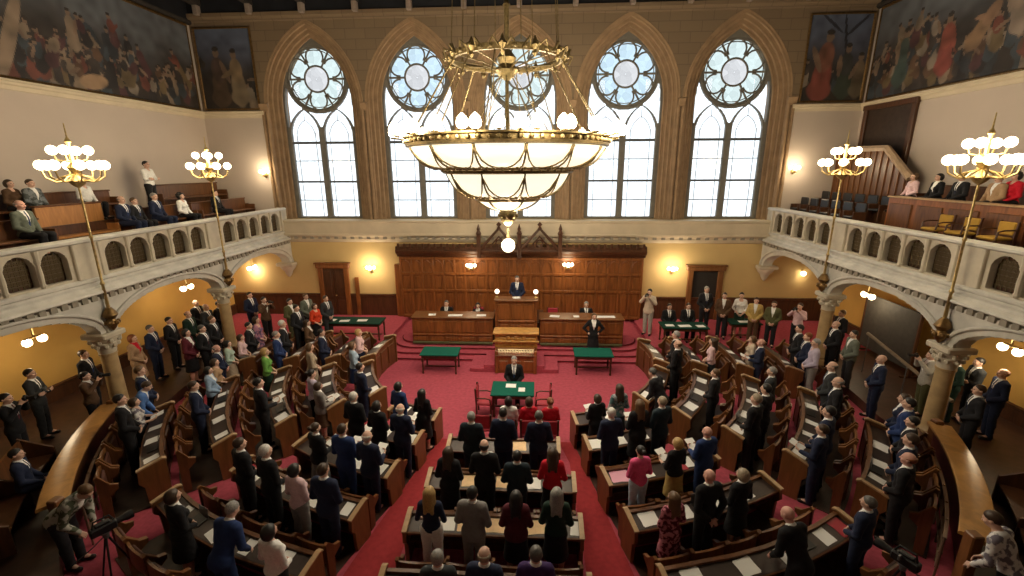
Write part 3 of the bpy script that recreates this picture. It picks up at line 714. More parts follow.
for u, v, x, t in ((35, 341, -13.3, 'left gallery, nearest bay'), (187, 288, -13.3, 'left gallery, bay between the two columns'), (252, 268, -13.3, 'left gallery, bay next to the far wall'),
                   (1010, 350, 13.3, 'right gallery, nearest bay'), (868, 296, 13.3, 'right gallery, bay between the two columns'), (801, 273, 13.3, 'right gallery, bay next to the far wall')):
    p = at_x(u, v, x); soffit((x, p.y, p.z + .36), 'lit lamp under the ' + t)
# ------------------------------------------------------------------ the great chandelier
def chandelier():
    r = empty('chandelier', (0, 13, 0), label='huge brass ring chandelier hanging over the hall before the windows', cat='chandelier')
    mb = MB(); mb.lathe([(2.66, 8.04), (2.74, 8.06), (2.76, 8.12), (2.70, 8.15), (2.70, 8.24), (2.78, 8.27), (2.78, 8.31), (2.66, 8.31), (2.62, 8.2), (2.62, 8.06), (2.66, 8.04)], 64, caps=False)
    for k in range(72):
        t = 2 * PI * k / 72; mb.sphere((2.75 * math.cos(t), 2.75 * math.sin(t), 8.19), .06, 6)
    mb.build('rim_band', CBRASS, r, 'auto')
    mb = MB(); mb.lathe([(1.72, 7.36), (1.80, 7.38), (1.82, 7.45), (1.77, 7.5), (1.80, 7.54), (1.72, 7.56), (1.68, 7.46), (1.72, 7.36)], 48, caps=False)
    for k in range(48): t = 2 * PI * k / 48; mb.sphere((1.81 * math.cos(t), 1.81 * math.sin(t), 7.45), .045, 6)
    mb.build('middle_band', CBRASS, r, 'auto')
    mb = MB(); mb.lathe([(.86, 6.62), (.92, 6.64), (.93, 6.72), (.86, 6.75), (.82, 6.68), (.86, 6.62)], 32, caps=False); mb.build('lower_band', CBRASS, r, 'auto')
    def bowl(name, r0, z0, r1, z1, bulge, n, mt):
        for k in range(n):
            a0, a1 = 2 * PI * k / n, 2 * PI * (k + 1) / n; mb = MB()
            prof = [(r0 + (r1 - r0) * t + bulge * math.sin(PI * t) * .6, z0 + (z1 - z0) * t - bulge * math.sin(PI * t)) for t in [i / 6 for i in range(7)]]
            mb.lathe(prof, 4, (0, 0, 0), a0 + .015, a1 - .015); mb.build(name, mt, r, True)
    bowl('upper_glass', 2.66, 8.04, 1.76, 7.5, .14, 14, BOWL); bowl('lower_glass', 1.70, 7.38, .90, 6.73, .14, 10, BOWL); bowl('bottom_glass', .84, 6.64, .16, 6.36, .06, 6, BOWL)
    # brass ribs and hanging swags over the glass
    mb = MB()
    def prof_pt(r0, z0, r1, z1, bulge, t, a, o=.03):
        rr = r0 + (r1 - r0) * t + bulge * math.sin(PI * t) * .6 + o; return (rr * math.cos(a), rr * math.sin(a), z0 + (z1 - z0) * t - bulge * math.sin(PI * t) - o * .6)
    for n, P in ((14, (2.66, 8.04, 1.76, 7.5, .14)), (10, (1.70, 7.38, .90, 6.73, .14)), (6, (.84, 6.64, .16, 6.36, .06))):
        for k in range(n):
            a = 2 * PI * k / n; mb.path([prof_pt(*P, t / 6, a) for t in range(7)], .026, 5)
            if n > 6:
                da = 2 * PI / n
                mb.path([prof_pt(*P, .06 + .72 * math.sin(PI * q / 10) ** .7, a + da * q / 10, .035) for q in range(11)], .022, 5)
                for q in range(5): mb.sphere(prof_pt(*P, .80 + .03 * (q % 2), a + da * (q + .5) / 5, .03), .045, 6)
                mb.path([prof_pt(*P, .86, a + da * q / 4, .03) for q in range(5)], .03, 5)
    mb.build('rib_tracery', CBRASS, r, True)
    # candle globes round the rim, two tiers
    for k in range(40):
        t = 2 * PI * k / 40; R = 3.05 if k % 2 else 2.68; z = 8.42 if k % 2 else 8.46
        mb = MB(); mb.path([(2.7 * math.cos(t), 2.7 * math.sin(t), 8.25), ((R + .08) * math.cos(t), (R + .08) * math.sin(t), 8.3), (R * math.cos(t), R * math.sin(t), 8.30)], .022, 5); mb.lathe([(.02, -.14), (.07, -.12), (.05, -.08)], 8, (R * math.cos(t), R * math.sin(t), z))
        arm = mb.build('candle_arm', CBRASS, r, True)
        mb = MB(); mb.lathe([(.02, -.13), (.12, -.06), (.14, .03), (.10, .14), (.02, .22)], 8, (R * math.cos(t), R * math.sin(t), z)); mb.build('globe', BULB, arm, True)
    # crown ring with its ornaments
    mb = MB(); mb.lathe([(1.40, 10.2), (1.47, 10.2), (1.49, 10.34), (1.42, 10.36), (1.38, 10.3), (1.40, 10.2)], 40, caps=False)
    for k in range(12):
        t = 2 * PI * k / 12; c, s_ = math.cos(t), math.sin(t)
        mb.lathe([(.01, -.26), (.06, -.18), (.03, -.1), (.10, 0), (.05, .1), (.02, .2)], 8, (1.5 * c, 1.5 * s_, 10.3))
        for q in (-.22, .22): mb.path([(1.48 * math.cos(t + q * .3), 1.48 * math.sin(t + q * .3), 10.28), (1.66 * math.cos(t + q * .6), 1.66 * math.sin(t + q * .6), 10.42), (1.58 * math.cos(t + q), 1.58 * math.sin(t + q), 10.2)], .03, 5); mb.sphere((1.6 * math.cos(t + q * .8), 1.6 * math.sin(t + q * .8), 10.25), .055, 6)
        mb.path([(1.5 * c, 1.5 * s_, 10.4), (1.72 * c, 1.72 * s_, 10.3), (1.62 * c, 1.62 * s_, 10.1)], .025, 5)
        mb.path([(.1 * c, .1 * s_, 10.0), (.7 * c, .7 * s_, 10.16), (1.42 * c, 1.42 * s_, 10.27)], .018, 4)
    mb.build('crown_ring', CBRASS, r, 'auto')
    mb = MB(); mb.lathe([(.05, 9.75), (.2, 9.85), (.32, 10.0), (.2, 10.15), (.26, 10.3), (.1, 10.5), (.06, 10.7)], 14)
    for k in range(6): t = PI / 3 * k; mb.sphere((.26 * math.cos(t), .26 * math.sin(t), 10.0), .08, 6)
    mb.build('crown_boss', CBRASS, r, 'auto')
    for k in range(14):
        t = 2 * PI * k / 14 + .1; mb = MB(); mb.tube((1.47 * math.cos(t), 1.47 * math.sin(t), 10.2), (2.68 * math.cos(t), 2.68 * math.sin(t), 8.3), .016, n=5)
        for q in range(1, 6): f = q / 6; mb.sphere(((1.47 + 1.21 * f) * math.cos(t), (1.47 + 1.21 * f) * math.sin(t), 10.2 - 1.9 * f), .026, 6)
        mb.build('suspension_rod', CBRASS, r)
    for k in range(8):
        t = 2 * PI * k / 8 + .3; mb = MB(); mb.tube((1.45 * math.cos(t), 1.45 * math.sin(t), 10.4), (1.2 * math.cos(t), 1.2 * math.sin(t), CEILZ), .012, n=5); mb.build('hanging_wire', CBRASS, r)
    for k in range(8):
        t = 2 * PI * k / 8; mb = MB(); mb.tube((.2 * math.cos(t), .2 * math.sin(t), 9.85), (1.75 * math.cos(t), 1.75 * math.sin(t), 7.55), .012, n=5); mb.build('inner_wire', CBRASS, r)
    mb = MB(); mb.lathe([(.07, 6.7), (.05, 8.0), (.08, 8.05), (.05, 8.1), (.05, 9.75)], 10); mb.lathe([(.06, 10.6), (.075, 11.5), (.10, 11.55), (.07, 11.6), (.07, CEILZ)], 10); mb.build('stem', CBRASS, r, 'auto')
    mb = MB(); mb.lathe([(.02, 5.5), (.06, 5.58), (.03, 5.66), (.035, 5.9), (.16, 6.0), (.24, 6.12), (.26, 6.28), (.2, 6.4), (.1, 6.44)], 14)
    for k in range(8): t = PI / 4 * k; mb.sphere((.24 * math.cos(t), .24 * math.sin(t), 6.2), .06, 6)
    mb.build('finial', CBRASS, r, 'auto')
    mb = MB(); mb.sphere((0, 0, 5.33), .2, 14); mb.build('bottom_globe', mat('bottom_globe_glass', (1, .95, .8), .3, emit=3.0, ecol=(1, .88, .6)), r, True)
    for k in range(10):
        t = 2 * PI * k / 10; lamp('chandelier_light', (3.36 * math.cos(t), 13 + 3.36 * math.sin(t), 8.42), CHANDELIER_W / 10, .22, (1, .84, .60))
    lamp('chandelier_light', (0, 13, 5.9), CHANDELIER_W * .25, .3, (1, .84, .60))
chandelier()
# ------------------------------------------------------------------ oak panelling and presidential dais
def panelling():
    r = empty('trim_panelling', (0, FARY, RAISE), kind='structure', label='tall oak panelling with a gothic cornice behind the dais')
    mb = MB(); mb.box(-5.8, 5.8, -.3, 0, 0, 3.25)
    mb.build('backboard', WOODR, r)
    mb = MB()
    n = 22
    for k in range(n + 1): x = -5.8 + 11.6 * k / n; mb.box(x - .045, x + .045, -.36, -.28, .1, 3.1, .01)
    for z in (.05, 1.35, 2.2, 2.95): mb.box(-5.8, 5.8, -.37, -.28, z, z + .12, .01)
    for k in range(n):
        x = -5.8 + 11.6 * (k + .5) / n
        for z0, z1 in ((.25, 1.25), (1.55, 2.1)): mb.box(x - .14, x + .14, -.325, -.29, z0, z1, .02)
        mb.path([(x - .2, -.33, 2.6), (x - .18, -.33, 2.78), (x, -.33, 2.92), (x + .18, -.33, 2.78), (x + .2, -.33, 2.6)], .025, 5)
    mb.build('panel_moulding', WOODR, r)
    mb = MB(); mb.sweep([((-5.9, 0, 0), (0, -1)), ((5.9, 0, 0), (0, -1))], [(0, 3.1), (.4, 3.1), (.44, 3.2), (.62, 3.3), (.66, 3.42), (.60, 3.5), (.60, 3.62), (0, 3.66)])
    for k in range(40): x = -5.75 + 11.5 * k / 39; mb.box(x - .05, x + .05, -.66, -.6, 3.52, 3.78, .01)
    mb.build('cornice', WOODD, r)
    mb = MB()
    for cx in (-.95, .95):
        mb.path([(cx - .85, -.62, 3.55), (cx, -.62, 4.5), (cx + .85, -.62, 3.55)], .08, 6); mb.path([(cx - .5, -.62, 3.55), (cx, -.62, 4.12), (cx + .5, -.62, 3.55)], .045, 5)
        mb.torus((cx, -.62, 3.82), .14, .035, 14, 5, 'y')
        mb.lathe([(.02, 4.4), (.1, 4.5), (.04, 4.58), (.12, 4.68), (.01, 4.8)], 8, (cx, -.62, 0))
    for cx in (-1.9, 0, 1.9):
        mb.box(cx - .09, cx + .09, -.72, -.54, 3.1, 4.2, .02); mb.lathe([(.11, 4.2), (.13, 4.26), (.06, 4.4), (.09, 4.46), (.01, 4.7)], 8, (cx, -.62, 0))
    mb.build('gothic_crest', WOODD, r)
panelling()

def panel_front(mb, x0, x1, y, z0, z1, n, d=.03):
    w_ = (x1 - x0) / n
    for k in range(n):
        a = x0 + w_ * k; mb.box(a + .06, a + w_ - .06, y - d, y + .01, z0 + .08, z1 - .1, .02)
def dais_desk(sgn):
    x0, x1 = (-4.4, -1.0) if sgn < 0 else (1.0, 4.4)
    r = empty('clerk_desk', ((x0 + x1) / 2, 17.9, RAISE), label='long oak desk of the dais %s of the president' % ('left' if sgn < 0 else 'right'), cat='desk', group='oak desks of the dais')
    h = (x1 - x0) / 2
    mb = MB(); mb.box(-h, h, -.08, 0, 0, 1.12); panel_front(mb, -h, h, -.08, .42, 1.1, 5); panel_front(mb, -h, h, -.08, 0.02, .40, 5); mb.box(-h, h, -.13, -.02, .36, .42, .01); mb.build('front_panel', WOODR, r)
    mb = MB(); mb.box(-h - .05, h + .05, -.16, .75, 1.12, 1.17, .015); mb.build('desk_top', WOODL, r)
    for s_ in (-1, 1): mb = MB(); mb.box(s_ * h - .04, s_ * h + .04, 0, .7, 0, 1.12, .01); mb.build('side_panel', WOODD, r)
    mb = MB(); mb.box(-h, h, -.17, -.12, 0, .1, .01); mb.build('plinth', mat('plinth_green', (.10, .11, .05), .5, var=.2), r)
dais_desk(-1); dais_desk(1)
# floor the dais staff stand on is the platform; the president has a podium of his own
mb = MB(); mb.box(-1.15, 1.15, 18.4, 20.2, RAISE, 1.12, .02)
tag(mb.build('president_podium', WOODD), 'raised oak podium floor behind the president\'s high desk', 'podium')
r = empty('president_desk', (0, 17.75, .5), label='high central oak desk of the president with lit white lamps on it', cat='desk')
mb = MB(); mb.box(-.80, .80, -.06, .06, -.18, 1.75); panel_front(mb, -.80, .80, -.06, .9, 1.72, 3); panel_front(mb, -.80, .80, -.06, .1, .85, 3); mb.box(-.85, .85, -.12, 0, .85, .93, .015); mb.build('front_panel', WOODR, r)
for s_ in (-1, 1):
    mb = MB(); mb.box(s_ * .80 - .06, s_ * .80 + .06, -.12, .55, 0, 1.78, .02); mb.build('side_panel', WOODR, r)
mb = MB(); mb.box(-.90, .90, -.18, .40, 1.76, 1.84, .02); mb.build('desk_top', WOODL, r)
for s_ in (-.80, .80):
    t = empty('desk_lamp', (s_, 17.95, .5 + 1.84), label='small round white lamp on the %s end of the president\'s desk' % ('left' if s_ < 0 else 'right'), cat='lamp', group='lamps on the president\'s desk')
    mb = MB(); mb.lathe([(.07, 0), (.06, .02), (.015, .04), (.015, .14), (.03, .16)], 10); mb.build('base', BRASS, t, True)
    mb = MB(); mb.sphere((0, 0, .25), .10, 12); mb.build('globe', mat('desk_globe', (1, .97, .88), .3, emit=2.2, ecol=(1, .92, .75)), t, True)
# orator's pulpit in front, with its stepped carpeted base
mb = MB()
mb.box(-1.68, 1.68, 15.75, 17.0, 0, .15, .01); mb.box(-1.15, 1.15, 15.75, 17.0, .15, .30, .01)
tag(mb.build('pulpit_steps', CARPET), 'low red carpeted steps on both sides of the orator\'s pulpit', 'steps')
r = empty('pulpit', (.08, 15.72, 0), label='gilded oak orator\'s pulpit with a carved white frieze before the dais', cat='pulpit')
mb = MB(); mb.box(-.72, .72, -.04, .5, 0, .72, .02); panel_front(mb, -.7, .7, -.04, .05, .62, 3)
for s_ in (-1, 1): mb.box(s_ * .72 - .07, s_ * .72 + .07, -.09, .5, 0, .92, .02)
mb.build('lower_body', WOODR, r)
mb = MB(); mb.box(-.72, .72, -.02, .5, .72, 1.0); mb.box(-.78, .78, -.10, .5, .70, .76, .015); mb.build('frieze_board', WOODL, r)
mb = MB()
for k in range(13):
    x = -.62 + 1.24 * k / 12; mb.sphere((x, -.06, .87), .062, 6, 1.3); mb.tube((x, -.05, .78), (x, -.05, .93), .02, n=5)
mb.box(-.68, .68, -.07, -.02, .76, .80, .01); mb.box(-.68, .68, -.07, -.02, .95, .98, .01); mb.build('carved_frieze', mat('ivory_carving', (.92, .74, .50), .6, var=.2), r)
mb = MB(); mb.box(-.80, .80, .12, .62, .98, 1.52, .02); panel_front(mb, -.8, .8, .12, 1.0, 1.48, 3)
mb.build('upper_body', GOLDW, r)
mb = MB(); mb.box(-.86, .86, .02, .66, 1.52, 1.60, .02); mb.box(-.86, .86, .02, .1, 1.22, 1.28, .01)
for s_ in (-.3, 0, .3): mb.box(s_ - .06, s_ + .06, .04, .12, 1.32, 1.46, .02)
mb.build('reading_ledge', GOLDW, r)

# ------------------------------------------------------------------ tables
def table(name, x, y, z, w_, d, label, cloth=GREEN, rot=0., group=None, h=.80, legs=WOODD):
    r = empty(name, (x, y, z), rot, label=label, cat='table', group=group)
    mb = MB(); mb.box(-w_ / 2, w_ / 2, -d / 2, d / 2, h - .05, h, .012); mb.build('table_top', cloth, r)
    mb = MB(); mb.box(-w_ / 2 + .06, w_ / 2 - .06, -d / 2 + .06, d / 2 - .06, h - .17, h - .05, .01); mb.build('apron', legs, r)
    for sx in (-1, 1):
        for sy in (-1, 1):
            mb = MB(); cx, cy = sx * (w_ / 2 - .1), sy * (d / 2 - .1)
            mb.lathe([(.035, 0), (.045, .05), (.03, .1), (.04, .3), (.03, .45), (.05, .5), (.045, h - .17)], 8, (cx, cy, 0)); mb.build('leg', legs, r, 'auto')
    mb = MB(); mb.box(-w_ / 2 + .1, w_ / 2 - .1, -.02, .02, .14, .19); mb.build('stretcher', legs, r)
    return r
table('green_table', -2.8, 15.85, 0, 1.45, .85, 'green-topped table on the red carpet left of the pulpit', group='green tables beside the pulpit')
table('green_table', 2.98, 16.0, 0, 1.45, .85, 'green-topped table on the red carpet right of the pulpit', group='green tables beside the pulpit')
table('secretary_table', .12, 12.95, 0, 1.35, .95, 'green baize secretary table in the middle of the red carpet')
table('clerk_table', -7.3, 18.35, RAISE, 2.9, .9, 'long dark green clerks\' table with papers near the closed door', GREEND, group='clerks\' tables by the far wall')
table('clerk_table', 7.0, 18.3, RAISE, 1.9, .85, 'long dark green clerks\' table with papers near the open doorway', GREEND, group='clerks\' tables by the far wall')
table('clerk_table', 9.7, 18.9, RAISE, 1.3, .8, 'small dark green table right of the open doorway', GREEND, group='clerks\' tables by the far wall')

def armchair(x, y, z, rot, label, m=REDC, group=None, back=.95, sw=.5):
    r = empty('chair', (x, y, z), rot, label=label, cat='chair', group=group)
    mb = MB(); mb.box(-sw / 2, sw / 2, -.22, .24, .40, .48, .03); mb.build('seat', m, r)
    mb = MB(); mb.box(-sw / 2 + .03, sw / 2 - .03, -.27, -.21, .52, back, .03); mb.build('backrest', m, r)
    for sx in (-1, 1):
        mb = MB(); mb.box(sx * (sw / 2 - .02) - .025, sx * (sw / 2 - .02) + .025, .18, .23, 0, .41, .01); mb.build('leg', WOODD, r)
        mb = MB(); mb.loft([[(sx * (sw / 2 - .02) + a, -.24 + b - (.03 if z_ > .5 else 0), z_) for a, b in ((-.025, -.025), (.025, -.025), (.025, .025), (-.025, .025))] for z_ in (0, .45, back + .02)]); mb.build('leg', WOODD, r)
        mb = MB(); mb.path([(sx * (sw / 2), -.22, .66), (sx * (sw / 2 + .01), .05, .66), (sx * (sw / 2), .18, .62), (sx * (sw / 2 - .01), .2, .44)], .022, 6); mb.build('armrest', WOODD, r)
    return r
armchair(-.75, 12.75, 0, -PI / 2, 'dark red armchair at the left end of the secretary table', group='chairs at the secretary table')
armchair(1.05, 12.8, 0, PI / 2, 'dark red armchair at the right end of the secretary table', group='chairs at the secretary table')
armchair(-.62, 11.3, 0, 0, 'dark red empty armchair before the secretary table, left of three seated women', group='chairs at the secretary table')
for x, t in ((.10, 'woman in white'), (.66, 'left woman in red'), (1.24, 'ginger-haired woman in red')): armchair(x, 11.1, 0, 0, 'dark red chair under the ' + t + ' before the secretary table', group='chairs at the secretary table', sw=.46)
for x, y, t in ((-3.15, 18.95, 'behind the left clerk'), (3.0, 19.0, 'behind the right clerk'), (-1.75, 18.95, 'beside the president\'s podium on its left'), (1.55, 18.95, 'beside the president\'s podium on its right')):
    armchair(x, y, RAISE, PI, 'high red leather chair at the dais desk ' + t, group='red chairs of the dais', back=1.2)
armchair(0, 19.3, 1.12, PI, 'high red leather chair behind the standing president', back=1.3)

# ------------------------------------------------------------------ curved benches: rows of desks and folding seats
ROWA = [0, 22, 35, 48, 90]
ROWR = [[4.4, 4.82, 5.05, 5.40, 5.62], [5.75, 6.0, 6.25, 6.62, 6.86], [7.1, 7.3, 7.6, 7.95, 8.35], [8.37, 8.62, 8.92, 9.35, 9.9], [9.7, 10.0, 10.4, 10.78, 11.3]]
def row_r(k, a): return float(np.interp(min(abs(a), 90), ROWA, ROWR[k]))
def frame(k, a, dr=0.):          # position on row k at signed angle a (degrees), and the outward unit vector
    e = 1.0; p0 = Vector(polar(row_r(k, a - e) if a * (a - e) > 0 else row_r(k, a), math.radians(a - e))); p1 = Vector(polar(row_r(k, a + e), math.radians(a + e)))
    p = Vector(polar(row_r(k, a), math.radians(a))); t = (p1 - p0).normalized(); o = Vector((t.y, -t.x))
    if o.dot(p - Vector((CEN.x, CEN.y))) < 0: o = -o
    p = p + o * dr
    return (p.x, p.y, 0), (o.x, o.y)
ORDN = ['first', 'second', 'third', 'fourth', 'fifth']
# blocks: name, side, rows, start and end angle per row
EDGE_A = [24.5, 22, 20.5, 19.3, 18.5]
BLOCKS = []
for sgn, nm in ((-1, 'left'), (1, 'right')):
    BLOCKS += [(nm + ' inner block', sgn, range(0, 5), EDGE_A, [41, 42, 42.5, 42.5, 42.5]),
               (nm + ' side block', sgn, range(0, 5), [51, 50.5, 50, 49.5, 49], [77] * 3 + [74, 66]),
               (nm + ' far block', sgn, range(0, 4), [84] * 5, [106, 105, 103, 99])]
def desk_frames(fr, name, label, group, lit_edge=True, cols=5):
    """fr: list of ((x,y,z),(ox,oy)) at the members' standing line"""
    mid = fr[len(fr) // 2]; org = Vector((mid[0][0], mid[0][1], 0))
    r = empty(name, org, label=label, cat='desk', group=group)
    L = [((p[0] - org.x, p[1] - org.y, 0), o) for p, o in fr]
    def sh(p, o, d): return (p[0] + o[0] * d, p[1] + o[1] * d, 0)
    mb = MB(); mb.sweep(L, [(-.64, 0), (-.64, .84), (-.60, .855), (-.585, .83), (-.60, .78), (-.60, 0)]); 
    for q in range(len(L) - 1):
        (p, o), (p2, o2) = L[q], L[q + 1]
        a, b = Vector(sh(p, o, -.65)), Vector(sh(p2, o2, -.65)); d = (b - a)
        if d.length > .3: mb.sweep([(tuple(a + d * .12), o), (tuple(a + d * .88), o2)], [(-.02, .15), (-.02, .7), (.02, .72), (.02, .13)])
    mb.build('front_panel', WOOD, r)
    mb = MB(); mb.sweep(L, [(-.61, .78), (-.24, .715), (-.21, .72), (-.21, .745), (-.24, .755), (-.61, .82)]); mb.build('desk_top', DESKT, r)
    mb = MB(); mb.sweep(L, [(-.215, .70), (-.19, .705), (-.19, .75), (-.215, .76)]); mb.sweep(L, [(-.66, .835), (-.585, .835), (-.585, .865), (-.66, .865)]); mb.build('edge_strip', WOOD, r)
    mb = MB(); mb.sweep(L, [(-.60, .45), (-.32, .43), (-.32, .45), (-.60, .47)]); mb.build('shelf', WOODD, r)
    for e in (0, -1):
        p, o = L[e]; nx = L[1 if e == 0 else -2][0]; al = (Vector(p) - Vector(nx)).normalized(); tx = (al.x, al.y)
        prof = [(-.68, 0), (-.68, .90), (-.62, .92), (-.28, .84), (-.15, .80), (-.13, .56), (-.22, .46), (-.24, 0)]
        mb = MB(); mb.loft([[(p[0] + o[0] * a + tx[0] * t, p[1] + o[1] * a + tx[1] * t, z) for a, z in prof] for t in (-.02, .055)]); ep = mb.build('end_panel', WOODL, r)
        mb = MB(); mb.loft([[(p[0] + o[0] * a + tx[0] * t, p[1] + o[1] * a + tx[1] * t, z) for t, z in ((-.03, h - .01), (.065, h - .01), (.065, h + .02), (-.03, h + .02))] for a, h in ((-.70, .90), (-.62, .93), (-.28, .85), (-.13, .81))]); mb.build('worn_edge', EDGE, ep)  # strip in a lighter tone for chandelier light on the sloped top
    return r
def seat_proto():
    r = empty('tip_up_chair', (0, 0, 0), label='x', cat='chair', group='tip-up chairs of the benches')
    # local +y faces the dais
    mb = MB(); mb.loft([[(x, -.5 - .05 * math.cos(x * 3.4) + .05, z) for x in (-.34, -.17, 0, .17, .34)] + [(x, -.545 - .05 * math.cos(x * 3.4) + .05, z) for x in (.34, .17, 0, -.17, -.34)] for z in (.40, .80)]); mb.build('backrest', WOODL, r)
    mb = MB(); mb.box(-.30, .30, -.49, -.42, .38, .74, .03); mb.build('seat', mat('seat_leather', (.09, .035, .025), .4, var=.25), r)
    for s_ in (-1, 1):
        prof = [(-.54, 0), (-.54, .84), (-.49, .86), (-.32, .66), (-.20, .62), (-.20, .56), (-.36, .46), (-.38, 0)]
        mb = MB(); mb.loft([[(s_ * .36 + t, a, z) for a, z in prof] for t in (-.025, .025)]); ar = mb.build('arm_panel', WOOD, r)
        mb = MB(); mb.loft([[(s_ * .36 + t, a, z) for t, z in ((-.03, h - .01), (.03, h - .01), (.03, h + .015), (-.03, h + .015))] for a, h in ((-.55, .85), (-.49, .87), (-.32, .67), (-.19, .63))]); mb.build('arm_cap', WOODL, ar)
    return r
SEAT = seat_proto(); seat_used = False
def seat_at(p, o, label):
    global seat_used
    s_ = SEAT if not seat_used else copy_tree(SEAT); seat_used = True
    s_.location = (p[0], p[1], 0); s_.rotation_euler = (0, 0, math.atan2(o[0], -o[1])); s_['label'] = label
    return s_
NTH = ['first', 'second', 'third', 'fourth', 'fifth', 'sixth', 'seventh', 'eighth', 'ninth', 'tenth']
for nm, sgn, rows, A0, A1 in BLOCKS:
    for k in rows:
        a0, a1 = A0[k], A1[k]; L_ = math.radians(a1 - a0) * row_r(k, (a0 + a1) / 2); n = max(2, round(L_ / .76))
        fr = [frame(k, sgn * (a0 + (a1 - a0) * i / n)) for i in range(n + 1)]
        zs = 1.0 if 'inner' in nm else 1.22          # the side benches have higher desks and chair backs
        dk = desk_frames(fr, 'bench_desk', 'curved oak desk of the %s row from the dais in the %s' % (NTH[k], nm), 'curved desks of the ' + nm); dk.scale.z = zs
        for i in range(n):
            p, o = frame(k, sgn * (a0 + (a1 - a0) * (i + .5) / n))
            if nm.endswith('inner block') and k == 4 and False: continue
            st = seat_at(p, o, 'tip-up oak chair, %s row of the %s, %s from its %s end' % (NTH[k], nm, NTH[i], 'aisle' if 'inner' in nm else 'near')); st.scale.z = 1.0 if 'inner' in nm else 1.3
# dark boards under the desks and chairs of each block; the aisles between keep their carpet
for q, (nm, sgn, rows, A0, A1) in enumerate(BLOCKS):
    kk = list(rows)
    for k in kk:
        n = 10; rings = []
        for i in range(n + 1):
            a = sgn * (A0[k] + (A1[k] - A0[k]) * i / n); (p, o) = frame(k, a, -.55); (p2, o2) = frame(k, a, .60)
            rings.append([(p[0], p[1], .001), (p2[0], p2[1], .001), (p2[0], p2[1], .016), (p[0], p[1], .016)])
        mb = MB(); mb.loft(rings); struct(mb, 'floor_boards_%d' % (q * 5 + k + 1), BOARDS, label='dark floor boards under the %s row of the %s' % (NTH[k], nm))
# centre block: straight rows
CY = [None, 9.47, 8.12, 6.86, 5.5]; CX = [None, (-1.3, 1.4), (-1.5, 1.68), (-1.62, 1.72), (-1.7, 1.75)]
for k in range(1, 5):
    x0, x1 = CX[k]; n = 3 if k == 1 else 4
    desk_frames([((x0 + (x1 - x0) * i / n, CY[k], 0), (0, -1)) for i in range(n + 1)], 'straight_desk', 'straight oak desk, %s row of the centre block' % NTH[k - 1], 'straight desks of the centre block')
    for i in range(n): seat_at((x0 + (x1 - x0) * (i + .5) / n, CY[k], 0), (0, -1), 'tip-up oak chair, %s row of the centre block, %s from the left aisle' % (NTH[k - 1], NTH[i]))
# curved back wall of the benches
for sgn, nm in ((-1, 'left'), (1, 'right')):
    r = empty('bench_back_wall', (0, CEN.y, 0), label='tall curved oak panel wall closing the benches on the %s' % nm, cat='partition', group='curved bench walls')
    fr = [((11.85 * math.sin(math.radians(sgn * a)), -11.85 * math.cos(math.radians(a)), 0), (math.sin(math.radians(sgn * a)), -math.cos(math.radians(a)))) for a in [46 + 22 * i / 14 for i in range(15)]]
    mb = MB(); mb.sweep(fr, [(-.06, 0), (-.06, 1.22), (.06, 1.22), (.06, 0)]); mb.build('curved_panel', WOODD, r, 'auto'); mat('polished_oak', (.42, .21, .06), .28, var=.18, scale=3, kind='wood')
    mb = MB(); mb.sweep(fr, [(-.20, 1.17), (-.20, 1.22), (-.16, 1.24), (.28, 1.20), (.30, 1.17), (.30, 1.13)]); mb.build('ledge', MATS['polished_oak'], r, 'auto')
    mb = MB()
    for a in (46, 68): mb.box(11.85 * math.sin(math.radians(sgn * a)) - .1, 11.85 * math.sin(math.radians(sgn * a)) + .1, -11.85 * math.cos(math.radians(a)) - .1, -11.85 * math.cos(math.radians(a)) + .1, 0, 1.3, .02)
    mb.build('end_post', WOODL, r)
    mb = MB()
    fr2 = [((p[0] * .972, p[1] * .972, 0), o) for p, o in fr]
    for z in (.3, .62, .94): mb.sweep(fr2, [(-.03, z), (-.03, z + .03), (.03, z + .03), (.03, z)])
    for p, o in fr2[::2]: mb.tube((p[0], p[1], 0), (p[0], p[1], 1.0), .022, n=6)
    mb.build('back_rail', mat('aged_bronze', (.20, .13, .09), .4, .5), r)
    # the raked spectators' bench on the raised walkway
    fr3 = [((12.85 * math.sin(math.radians(sgn * a)), -12.85 * math.cos(math.radians(a)), 0), (math.sin(math.radians(sgn * a)), -math.cos(math.radians(a)))) for a in [47 + 14 * i / 8 for i in range(9)]]
    r = empty('spectator_bench', (0, CEN.y, RAISE), label='dark oak spectators\' bench behind the curved wall on the %s' % nm, cat='bench', group='spectators\' benches')
    mb = MB(); mb.sweep(fr3, [(-.25, .40), (-.25, .45), (.2, .45), (.2, .40)]); mb.build('seat', WOODD, r)
    mb = MB(); mb.sweep(fr3, [(.2, .0), (.26, .95), (.31, .95), (.26, 0)]); mb.build('backrest', WOOD, r)
    for e in (0, 4, 8):
        p, o = fr3[e]; t = Vector((-o[1], o[0])) * .03
        mb = MB(); mb.loft([[(p[0] + o[0] * a + t.x * s_, p[1] + o[1] * a + t.y * s_, z) for a, z in ((-.28, 0), (-.28, .62), (-.2, .66), (.32, 1.0), (.34, 0))] for s_ in (-1, 1)]); mb.build('end_panel', WOODD, r)

